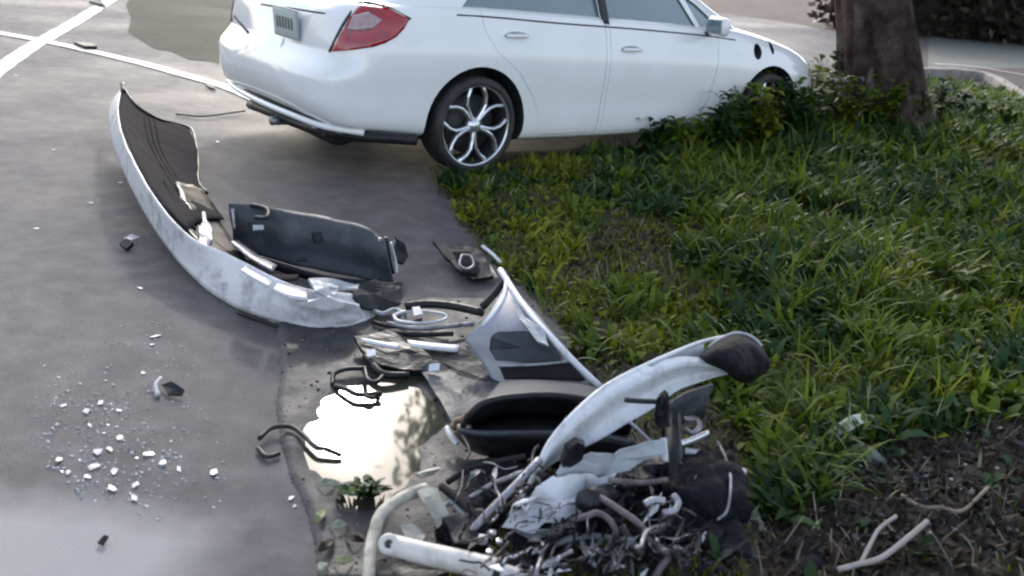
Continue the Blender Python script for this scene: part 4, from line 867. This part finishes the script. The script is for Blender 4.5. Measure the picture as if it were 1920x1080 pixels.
grit('litter_lumps', 260, 'black', .020, 33, Z_SOIL_NEAR); grit('litter_lumps', 200, 'dark_metal', .016, 34, Z_SOIL_NEAR); grit('pale_grit', 60, 'scrap', .010, 35, Z_SOIL_NEAR)
grit('dark_grit', 500, 'black', .0045, 3, silt_poly); grit('pale_grit', 360, 'stone', .0045, 4, silt_poly); grit('leaf_crumbs', 160, 'g_brown', .009, 5, silt_poly)
def zone(pts): return W2(pts)
Z_SOIL = zone([(1600, 890), (1700, 850), (1960, 830), (2100, 1500), (900, 1500), (1100, 1120), (1250, 1000), (1420, 1010), (1550, 985)])
Z_BROWN = zone([(1100, 470), (1140, 435), (1240, 440), (1265, 500), (1235, 545), (1120, 560), (1040, 545)])
Z_WRECK = zone([(860, 700), (950, 540), (1130, 710), (1240, 690), (1330, 760), (1420, 900), (1420, 1500), (500, 1500)])
Z_LOW = zone([(880, 285), (1040, 290), (1120, 330), (1060, 420), (1160, 640), (1330, 560), (1330, 640), (1180, 690), (900, 470), (850, 400)])
Z_TALL = zone([(1215, 300), (1330, 275), (1440, 262), (1560, 190), (1800, 190), (1960, 230), (1960, 640), (1500, 640), (1380, 560), (1290, 430)])
Z_CAR = zone([(1180, 285), (1330, 262), (1440, 256), (1540, 215), (1600, 250), (1560, 330), (1250, 350)])
CARC = [(-1.0 * SX, -.9), (3.56 * SX, -.9), (3.56 * SX, .95), (-1.0 * SX, .95)]
CARP = [(car.matrix_world @ Vector((a, b, 0))) for a, b in CARC]; CARP = [(p.x, p.y) for p in CARP]
def leaves(name, n, m, hr, wr, prof, accept, clump=0, bend=(.2, 1.1), tilt=.5, seed=1, seg=4):
    """n blades/leaves as one object: each a bent tapered strip with its own size and direction"""
    r = np.random.default_rng(seed); B = []; tries = 0; n_max = n * 14
    while len(B) < n and tries < n_max:
        tries += 1
        u = r.random(); y = 1.7 + 12.5 * u ** 1.55; x = -.9 + r.random() * (1.6 + y * .62)
        if not inpoly(x, y, verge_poly) or inpoly(x, y, CARP): continue
        k = accept(x, y, r)
        if k <= 0 or r.random() > min(1, k * 1.0 + .0): continue
        kk = 1 if not clump else clump
        h0 = H(x, y)
        for _ in range(kk):
            B.append((x + r.normal() * .018 * (kk > 1), y + r.normal() * .018 * (kk > 1), h0, min(1.6, max(.35, k))))
    B = np.array(B); N = len(B); az = r.random(N) * 2 * np.pi
    L = (hr[0] + (hr[1] - hr[0]) * r.random(N) ** 1.5) * B[:, 3]; Wd = (wr[0] + (wr[1] - wr[0]) * r.random(N))
    th = r.random(N) * tilt; bd = bend[0] + (bend[1] - bend[0]) * r.random(N)
    d = np.stack([np.cos(az), np.sin(az)], 1); sd_ = np.stack([-d[:, 1], d[:, 0]], 1); tw = r.normal(size=N) * .4
    pos = np.stack([B[:, 0], B[:, 1], B[:, 2] - .004], 1); V = np.zeros((N, (seg + 1) * 2, 3)); cur = pos.copy()
    for s in range(seg + 1):
        f = s / seg; wd = Wd * np.interp(f, [i / (len(prof) - 1) for i in range(len(prof))], prof)
        side = np.concatenate([sd_ * np.cos(tw * f)[:, None], np.sin(tw * f)[:, None]], 1)
        V[:, 2 * s] = cur - side * wd[:, None] / 2; V[:, 2 * s + 1] = cur + side * wd[:, None] / 2
        a = th + bd * (f + .5 / seg); step = L / seg
        cur = cur + np.concatenate([d * (np.sin(a) * step)[:, None], (np.cos(a) * step)[:, None]], 1)
    nv = (seg + 1) * 2; base = np.array([[2 * s, 2 * s + 1, 2 * s + 3, 2 * s + 2] for s in range(seg)])
    F = (base[None] + (np.arange(N) * nv)[:, None, None]).reshape(-1, 4)
    me = bpy.data.meshes.new(name); me.vertices.add(N * nv); me.vertices.foreach_set('co', V.reshape(-1).astype(np.float32))
    me.loops.add(F.size); me.loops.foreach_set('vertex_index', F.reshape(-1).astype(np.int32)); me.polygons.add(len(F)); me.polygons.foreach_set('loop_start', np.arange(0, F.size, 4, dtype=np.int32)); me.polygons.foreach_set('loop_total', np.full(len(F), 4, dtype=np.int32)); me.update(calc_edges=True); me.validate()
    return link(name, me, M[m])
def nz(x, y, s, o=0): return .5 + .5 * noise.noise(Vector((x * s, y * s, o)))
def zf(x, y):
    """how tall the growth is at a place"""
    if inpoly(x, y, Z_WRECK): return .25
    if inpoly(x, y, Z_SOIL): return .3
    if inpoly(x, y, Z_BROWN): return .22
    if inpoly(x, y, Z_LOW): return .45
    if inpoly(x, y, Z_CAR): return 1.35
    if inpoly(x, y, Z_TALL): return 1.1
    return .75
def bare(x, y): return zf(x, y) < 1.3 and nz(x, y, 1.5, 55) < .33
def a_mid(x, y, r):
    if bare(x, y) and r.random() < .8: return 0
    z = zf(x, y); k = z * (.55 + .7 * nz(x, y, 1.8)); 
    if z <= .25 and r.random() < .93: return 0
    if z == .3 and r.random() < .93: return 0
    if z == .22 and r.random() < .6: return 0
    return k
def a_yel(x, y, r):
    q = nz(x, y, 1.3, 7)
    if zf(x, y) in (.25, .3, .22): return 0
    return (q - .42) * 3.0 * zf(x, y) + (.5 if zf(x, y) == .45 else 0)
def a_weed(x, y, r):
    if bare(x, y) and r.random() < .85: return 0
    z = zf(x, y)
    if z < .5: return 0 if (z < .4 or r.random() < .85) else .45
    q = nz(x, y, 2.2, 3); return z * (.35 + q) if q > .40 else 0
def a_dark(x, y, r):
    if bare(x, y) and r.random() < .85: return 0
    z = zf(x, y)
    if z <= .3 and r.random() < .93: return 0
    q = nz(x, y, 1.1, 11); return z * (.3 + q) if (q > .5 or (x > 2.6 and y < 7.5) or z > 1.3) else 0
def a_pale(x, y, r):
    z = zf(x, y); q = nz(x, y, 3, 17); return z * .9 if q > .55 else 0
def a_dead(x, y, r):
    z = zf(x, y); return .9 if (z == .3 or z == .22 or bare(x, y) or (z == .25 and r.random() < .35) or r.random() < .06) else 0
def a_moss(x, y, r):
    d = zf(x, y); return .9 if d in (.45, .22) and nz(x, y, 3, 2) > .35 else (.7 if r.random() < .25 and d != .3 else 0)
tag(leaves('short_grass', 36000, 'g_mid', (.05, .17), (.004, .009), [.7, 1, .8, .5, .05], a_mid, clump=3, seed=1), kind='stuff')
tag(leaves('yellow_grass', 12000, 'g_yel', (.05, .16), (.004, .009), [.7, 1, .8, .5, .05], a_yel, clump=4, seed=2), kind='stuff')
tag(leaves('broad_leaf_weeds', 20000, 'g_mid', (.09, .22), (.016, .042), [.25, .7, 1, .75, .08], a_weed, clump=5, bend=(.4, 1.9), tilt=.7, seed=3), kind='stuff')
tag(leaves('dark_weeds', 18000, 'g_dark', (.09, .24), (.016, .042), [.25, .7, 1, .75, .08], a_dark, clump=5, bend=(.4, 1.9), tilt=.7, seed=4), kind='stuff')
tag(leaves('tall_blades', 3600, 'g_mid', (.16, .36), (.007, .015), [.7, 1, .85, .5, .06], lambda x, y, r: (zf(x, y) * 1.0 if zf(x, y) > .5 and nz(x, y, 1.7, 31) > .53 else 0), clump=7, bend=(.5, 1.9), tilt=.6, seed=21), kind='stuff')
tag(leaves('tall_blades', 1300, 'g_yel', (.14, .34), (.007, .014), [.7, 1, .85, .5, .06], lambda x, y, r: (zf(x, y) * 1.0 if zf(x, y) > .4 and nz(x, y, 1.9, 41) > .55 else 0), clump=7, bend=(.6, 2.1), tilt=.7, seed=22), kind='stuff')
tag(leaves('yellow_weeds', 9000, 'g_yel', (.08, .2), (.014, .036), [.25, .7, 1, .75, .08], lambda x, y, r: a_yel(x, y, r) * .8, clump=5, bend=(.5, 2.0), tilt=.8, seed=13), kind='stuff')
tag(leaves('pale_blades', 2600, 'g_pale', (.08, .26), (.005, .012), [.8, 1, .8, .6, .1], a_pale, bend=(.5, 2.2), tilt=.8, seed=5), kind='stuff')
tag(leaves('low_moss', 42000, 'g_yel', (.015, .045), (.006, .012), [.6, 1, 1, .7, .2], a_moss, clump=4, bend=(.3, 1.3), tilt=.9, seed=6, seg=2), kind='stuff')
tag(leaves('dead_leaf_litter', 11000, 'g_brown', (.02, .07), (.008, .025), [.3, 1, 1, .6, .1], a_dead, bend=(.2, .8), tilt=1.5, seed=7, seg=3), kind='stuff')
tag(leaves('litter_twigs', 500, 'twig', (.03, .14), (.003, .006), [1, 1, 1, .8, .6], lambda x, y, r: .9 if zf(x, y) in (.3, .22) else (.3 if r.random() < .08 else 0), bend=(0, .3), tilt=1.55, seed=8), kind='stuff')

def leafm(name, P, wd, m, th=.002, n=10):
    """one large curled leaf along a spine"""
    C = catmull(PX(P), 4); vs, fs = [], []; N = len(C)
    for i, p in enumerate(C):
        t = (C[min(i + 1, N - 1)] - C[max(i - 1, 0)]).normalized(); s = t.cross(Vector((0, -.5, .85))).normalized(); f = i / (N - 1)
        w_ = wd * (math.sin(math.pi * min(1, f * .93 + .05)) ** .7)
        for k in (-1, -.5, 0, .5, 1): vs.append(p + s * w_ * k * .5 + Vector((0, 0, abs(k) * w_ * .15)))
    fs = [(i * 5 + j, i * 5 + j + 1, i * 5 + j + 6, i * 5 + j + 5) for i in range(N - 1) for j in range(4)]
    return link(name, solid(mesh(vs, fs), th), M[m])
solo(leafm('pale_leaf', [(1549, 822, .10), (1580, 805, .13), (1612, 788, .14), (1650, 786, .12)], .045, 'bag'), 'long shiny pale leaf lying across the litter at right', 'leaf')
solo(leafm('pale_leaf', [(1578, 846, .08), (1610, 848, .10), (1640, 860, .09), (1664, 868, .07)], .06, 'leaf_grey'), 'broad dull grey-green leaf just below the shiny pale leaf', 'leaf')
solo(leafm('pale_leaf', [(1506, 893, .06), (1540, 893, .07), (1576, 899, .05)], .022, 'leaf_grey'), 'narrow grey-green leaf lowest of the three pale leaves', 'leaf')
solo(leafm('pale_leaf', [(1404, 920, .06), (1408, 960, .07), (1424, 1010, .05), (1440, 1040, .03)], .045, 'leaf_grey'), 'drooping grey leaf right of the dark wreckage', 'leaf')
solo(plate('plastic_bag', [(1275, 366, .05), (1296, 352, .08), (1322, 348, .08), (1334, 330, .12), (1364, 328, .12), (1388, 342, .10), (1380, 362, .08), (1362, 384, .05), (1330, 376, .06), (1300, 382, .04)], M['bag'], th=.008, crumple=.02, cuts=5), 'pale green crumpled plastic bag caught in the grass below the sedan', 'plastic bag')
solo(plate('white_speck', [(1584, 958, .05), (1596, 956, .06), (1600, 972, .04), (1590, 976, .04)], M['shard_white'], th=.006), 'small white chip in the dark soil above the bleached stick', 'plastic chip')
st = empty('bleached_stick', G(1650, 1050, 0)); tag(st, 'thick bleached stick with a side branch at the bottom right corner', 'stick'); A = P_(st)
A(tube('main_stem', [(1571, 1068, .09), (1610, 1058, .10), (1652, 1046, .11), (1700, 1010, .13), (1738, 978, .14)], .008, M['pale_stick'])); A(tube('side_branch', [(1614, 1056, .10), (1632, 1020, .11), (1650, 990, .12), (1680, 968, .13)], .006, M['pale_stick']))
tw = empty('brown_twig', G(1770, 960, 0)); tag(tw, 'thin forked brown twig lying above the bleached stick', 'twig'); A = P_(tw)
A(tube('main_stem', [(1690, 928, .11), (1727, 950, .11), (1765, 952, .12), (1806, 957, .12), (1852, 914, .13)], .006, M['twig'])); A(tube('side_branch', [(1744, 950, .06), (1760, 938, .08), (1768, 928, .09)], .004, M['twig']))
def stone(px, py, z, s, lb, k, m='stone'):
    o = blob('stone', px, py, z, s, m, k, .012); o.data.polygons.foreach_set('use_smooth', [True] * len(o.data.polygons)); solo(o, lb, 'stone')
stone(1812, 1058, .03, (.05, .04, .035), 'tan grey stone at the bottom edge right of the bleached stick', 21)
stone(1600, 998, .04, (.03, .02, .018), 'small grey stone at the left foot of the side branch', 22, 'grey_metal')
stone(1868, 885, .04, (.016, .012, .01), 'tiny pale stone near the right edge above the twig', 23)
stone(1190, 487, .05, (.03, .02, .018), 'reddish small stone in the bare patch of the verge', 24)
solo(blob('clod', 1500, 1065, .02, (.16, .10, .05), 'near_black', 25, .03), 'dark wet lump of debris at the bottom between wreckage and stick', 'debris lump')
solo(blob('clod', 1610, 1085, .01, (.12, .08, .035), 'near_black', 26, .03), 'dark wet lump of debris beneath the bleached stick', 'debris lump')
# weed tuft in front of the puddle
FL = [(612, 905, 20, .3, .026, 'leaf_grey', 'grey-green curled leaf highest on the silt below the puddle'), (640, 935, 16, 2.2, .020, 'g_brown', 'small brown leaf just below the grey-green curled leaf'), (600, 968, 22, 1.1, .026, 'g_pale', 'pale dry leaf at the left edge of the silt'),
 (636, 985, 18, .2, .026, 'leaf_grey', 'grey leaf in the middle of the lower silt'), (665, 1010, 20, 2.7, .022, 'g_brown', 'brown leaf close to the left side of the curved tube'), (612, 1022, 24, .9, .030, 'g_brown', 'large brown leaf left of the smaller ones on the lower silt'),
 (645, 1050, 18, .1, .024, 'g_pale', 'pale leaf low on the silt beside the foot of the curved tube'), (606, 1066, 20, 2.0, .028, 'leaf_grey', 'lowest grey leaf at the bottom edge of the silt')]
for px, py, L, a, wd_, m_, lb in FL:
    o = leafm('fallen_leaf', [(px - math.cos(a) * L, py + math.sin(a) * L * .6, .022), (px, py, .038), (px + math.cos(a) * L, py - math.sin(a) * L * .6, .024)], wd_, m_, .001)
    recenter(o); tag(o, lb, 'leaf', 'fallen leaves on the silt')
tu = empty('weed_tuft', G(690, 930, 0)); tag(tu, 'small drooping grey-green weed tuft at the near edge of the puddle', 'weed'); A = P_(tu)
for i in range(34):
    a = random.uniform(0, math.pi); r = random.uniform(25, 62); cx, cy = 688 + random.uniform(-14, 14), 925 + random.uniform(-6, 8)
    A(leafm('leaf', [(cx, cy, .01), (cx + math.cos(a) * r * .5, cy - math.sin(a) * r * .4, random.uniform(.05, .09)), (cx + math.cos(a) * r, cy - math.sin(a) * r * .55, random.uniform(.02, .06))], random.uniform(.012, .022), random.choice(['leaf_grey', 'g_dark', 'g_dark', 'g_mid']), .001))
WD = [(1225, 285, .26, 'slender weed lowest at the door sill of the sedan'), (1262, 290, .30, 'second weed along the sill of the sedan'), (1300, 288, .34, 'weed with arching leaves beneath the front door edge'), (1335, 292, .46, 'tall weed before the front door edge of the sedan'),
 (1375, 285, .46, 'bushy weed left of the front wheel'), (1412, 280, .50, 'tall weed over the rear half of the front wheel'), (1445, 275, .54, 'tallest weed right in front of the front wheel'), (1480, 270, .55, 'weed over the front half of the front wheel'), (1430, 292, .46, 'yellowish weed standing in front of the tallest one'), (1500, 288, .44, 'yellowish weed just below the nose of the sedan'), (1530, 235, .55, 'weed highest against the nose of the sedan'), (1515, 262, .52, 'broad weed under the nose of the sedan'), (1545, 260, .52, 'weed between the nose of the sedan and the tree'),
 (1355, 270, .52, 'weed pressed against the door just behind the front wheel'), (1395, 262, .56, 'weed rising in the gap behind the front wheel arch'), (1560, 245, .62, 'tall weed against the left side of the trunk'), (1640, 275, .42, 'weed covering the left foot of the trunk'), (1700, 275, .36, 'weed covering the middle foot of the trunk'), (1750, 262, .38, 'weed covering the right foot of the trunk'), (1290, 262, .40, 'leafy weed under the middle of the front door'), (1572, 270, .40, 'weed hugging the left root of the tree'), (1790, 250, .30, 'weed at the right root of the tree'), (1830, 240, .34, 'pale weed in front of the far kerb'), (1880, 260, .34, 'tall weed near the right edge before the kerb')]
for wi, (px, py, hh, lb) in enumerate(WD):
    g = G(px, py, .08); g.z = max(H(g.x, g.y), 0) - .01; we = empty('tall_weed', g); tag(we, lb, 'weed', 'tall weeds around the front wheel and tree')
    rr = random.Random(wi); gs = []; st_ = []
    for k in range(9):
        a = rr.uniform(0, 6.283); rad = rr.uniform(.02, .16); hgt = 1.12 * hh * rr.uniform(.5, 1.05)
        tip = Vector((math.cos(a) * rad, math.sin(a) * rad, hgt)); v_, f_2 = tube_geo([Vector((0, 0, 0)), tip * .55 + Vector((0, 0, .03)), tip], .005, 5, 3, .002); st_.append((v_, f_2))
        for q in range(15):
            t = rr.uniform(.15, 1.0); b = Vector((tip.x * t, tip.y * t, tip.z * t)); az = rr.uniform(0, 6.283); L = rr.uniform(.07, .17); wd = rr.uniform(.018, .04); up_ = rr.uniform(.2, .9)
            d = Vector((math.cos(az), math.sin(az), up_)).normalized(); s = Vector((-math.sin(az), math.cos(az), rr.uniform(-.3, .3))) * wd
            m1_ = b + d * L * .4; m2_ = b + d * L * .75 - Vector((0, 0, L * .12)); e_ = b + d * L - Vector((0, 0, L * .4))
            gs.append(([b, m1_ - s, m1_ + s, m2_ - s * .8, m2_ + s * .8, e_], [(0, 1, 2), (1, 3, 4, 2), (3, 5, 4)]))
    v_, f_2 = join_geo(st_); link('stem', mesh(v_, f_2), M['g_mid'], we)
    v_, f_2 = join_geo(gs); link('foliage', mesh(v_, f_2), M['leaf_grey' if wi == 12 else ('g_dark' if wi % 3 == 0 else 'g_yel' if lb.startswith('yellowish') else 'g_mid')], we)
# ------------------------------------------------------------------ tree
tree = empty('tree', (TREE.x, TREE.y, H(TREE.x, TREE.y) - .05)); tag(tree, 'thick dark leaning tree trunk rising from the weeds right of the sedan', 'tree')
tvs, tfs = [], []; NS, NH = 64, 60
for j in range(NH + 1):
    z = 5.2 * (j / NH) ** 1.35; lean = Vector((-.32 * z, .02 * z, 0)); rad = .33 + .17 * math.exp(-z / .3) - .03 * z
    rad = max(rad, .17)
    for i in range(NS):
        a = 2 * math.pi * i / NS
        rg = .10 * abs(math.sin(a * 3.5 + .7 + .4 * math.sin(z * 1.2))) * math.exp(-z / .8) + .035 * noise.noise(Vector((math.cos(a) * 5, math.sin(a) * 5, z * 1.3))) + .022 * noise.noise(Vector((math.cos(a) * 13, math.sin(a) * 13, z * 2.2)))
        rg += .016 * abs(math.sin(a * 11 + 2.2 * noise.noise(Vector((a, z * 1.5, 5))) + z * .6)) ; rr = rad + rg; tvs.append(lean + Vector((rr * math.cos(a), rr * math.sin(a), z - .08)))
tfs = [(j * NS + i, j * NS + (i + 1) % NS, (j + 1) * NS + (i + 1) % NS, (j + 1) * NS + i) for j in range(NH) for i in range(NS)]
tr = link('trunk', fixn(mesh(tvs, tfs)), M['bark'], tree)
M['lit_bark'] = mat('lit_side_bark', (.12, .092, .08), .8, col2=(.05, .038, .034), scale=14, bump=.8, bscale=40)  # paler bark tone; puts the lit left edge of the trunk into colour
def tw_(x, z, out=.0):
    return Vector((x, out, z))
for pts_, r0_ in (([tw_(-.36, .95, -.18), tw_(-.37, .6, -.22), tw_(-.33, .32, -.30), tw_(-.26, .06, -.42), tw_(-.22, -.1, -.5)], .035), ([tw_(-.10, .35, -.36), tw_(-.08, .15, -.42), tw_(-.10, -.08, -.52)], .06)):
    v, f = tube_geo(pts_, r0_, 10, 6, r0_ * 1.7)
    v = [q + noise.noise_vector(q * 9) * .02 for q in v]; link('root', fixn(mesh(v, f)), M['lit_bark' if r0_ == .035 else 'bark'], tree)
top = Vector((-.32 * 5.0, .1, 5.0)); ends = []
for k in range(6):
    a = k * 1.05 + .4; e = top + Vector((math.cos(a) * 1.5, math.sin(a) * 1.5, 1.3 + .3 * (k % 2))); ends.append(e)
    v, f = tube_geo([top - Vector((0, 0, .5)), top.lerp(e, .5) + Vector((0, 0, .25)), e], .13, 9, 5, .03); link('limb', fixn(mesh(v, f)), M['bark'], tree)
cl = []
for k in range(5200):
    e = ends[rng.integers(0, 6)]; q = Vector(rng.normal(size=3)) * .62 + e + Vector((0, 0, .2)); d = Vector(rng.normal(size=3)).normalized() * .07; s = d.orthogonal().normalized() * .04
    cl.append(([q - d, q + s, q + d, q - s], [(0, 1, 2, 3)]))
def clump(c, r, n):
    for k in range(n):
        q = Vector(rng.normal(size=3)) * .5; q = Vector((c[0] - TREE.x + q.x * r[0], c[1] - TREE.y + q.y * r[1], c[2] + q.z * r[2])); d = Vector(rng.normal(size=3)).normalized() * .075; s = d.orthogonal().normalized() * .045
        cl.append(([q - d, q + s, q + d, q - s], [(0, 1, 2, 3)]))
for c_, r_3, n_3 in (((-.12, 9.9, 4.0), (.60, .8, .95), 12000), ((1.3, 9.7, 4.5), (1.5, 1.1, .9), 5200), ((2.4, 10.9, 3.0), (1.1, .8, .55), 2600), ((3.9, 10.9, 3.1), (1.2, .8, .6), 3000), ((5.2, 10.6, 3.3), (1.2, .8, .6), 2600)):  # unseen foliage added to shade the verge and darken the puddle reflection
    clump(c_, r_3, n_3); e = Vector((c_[0] - TREE.x, c_[1] - TREE.y, c_[2])); v, f = tube_geo([top - Vector((-.4, 0, 1.9)), (top + e) / 2 + Vector((0, 0, -.2)), e], .09, 8, 5, .02); link('limb', fixn(mesh(v, f)), M['bark'], tree)
v, f = join_geo(cl); tag(link('crown_and_shade_clumps', mesh(v, f), M['g_mid'], tree, smooth=False), kind='stuff')
# ------------------------------------------------------------------ far side: kerb, dark hedge
kp = [G(*p) for p in ((1700, 146), (1760, 148), (1800, 150), (1830, 153), (1860, 162), (1890, 182), (1925, 205))]
kv, kf = [], []; KP = catmull(kp, 5); acc = 0
kerb = empty('kerb', KP[len(KP) // 2]); tag(kerb, 'low pale kerb curving along the far side of the verge', 'kerb'); A = P_(kerb)
for i in range(0, len(KP) - 3, 3):
    a, b = KP[i], KP[i + 3]; c = (a + b) / 2; L = (b - a).length - .012; ang = math.atan2((b - a).y, (b - a).x)
    A(link('kerbstone', boxb_me((c.x, c.y, .06 + random.uniform(0, .015)), (L, .14, .20), (0, 0, ang), .012), M['stone'], smooth=False))
hg = empty('hedge', (14.5, 27, 0)); tag(hg, 'dark brown hedge closing the far side of the road at top right', 'hedge'); A = P_(hg)
cl = []
for k in range(14000):
    t = rng.random(); c = Vector((6.5 + 27 * t, 23.7 + 8.3 * t, 0)) + Vector((rng.normal() * .2, rng.normal() * .45, abs(rng.random()) * (2.4 + .5 * math.sin(t * 19)))); d = Vector(rng.normal(size=3)).normalized() * .14; s = d.orthogonal().normalized() * .09
    cl.append(([c - d, c + s, c + d, c - s], [(0, 1, 2, 3)]))
v, f = join_geo(cl); A(link('foliage', mesh(v, f), M['hedge'], smooth=False))
v, f = box_geo((20.5, 28, 1.0), (27.2, .5, 2.2), (0, 0, math.atan2(8, 26))); A(link('dark_stems', fixn(mesh(v, f)), M['soil']))
po = empty('wooden_post', G(1896, 34, 0)); tag(po, 'pale wooden post standing in front of the dark hedge', 'post'); A = P_(po)
pb = G(1896, 34, 0); A(link('shaft', boxb_me((pb.x, pb.y, .8), (.16, .16, 1.7), (0, 0, .3), .02), M['twig'])); A(link('rail', boxb_me((pb.x - .35, pb.y, .42), (.7, .08, .12), (0, 0, .3), .02), M['twig']))
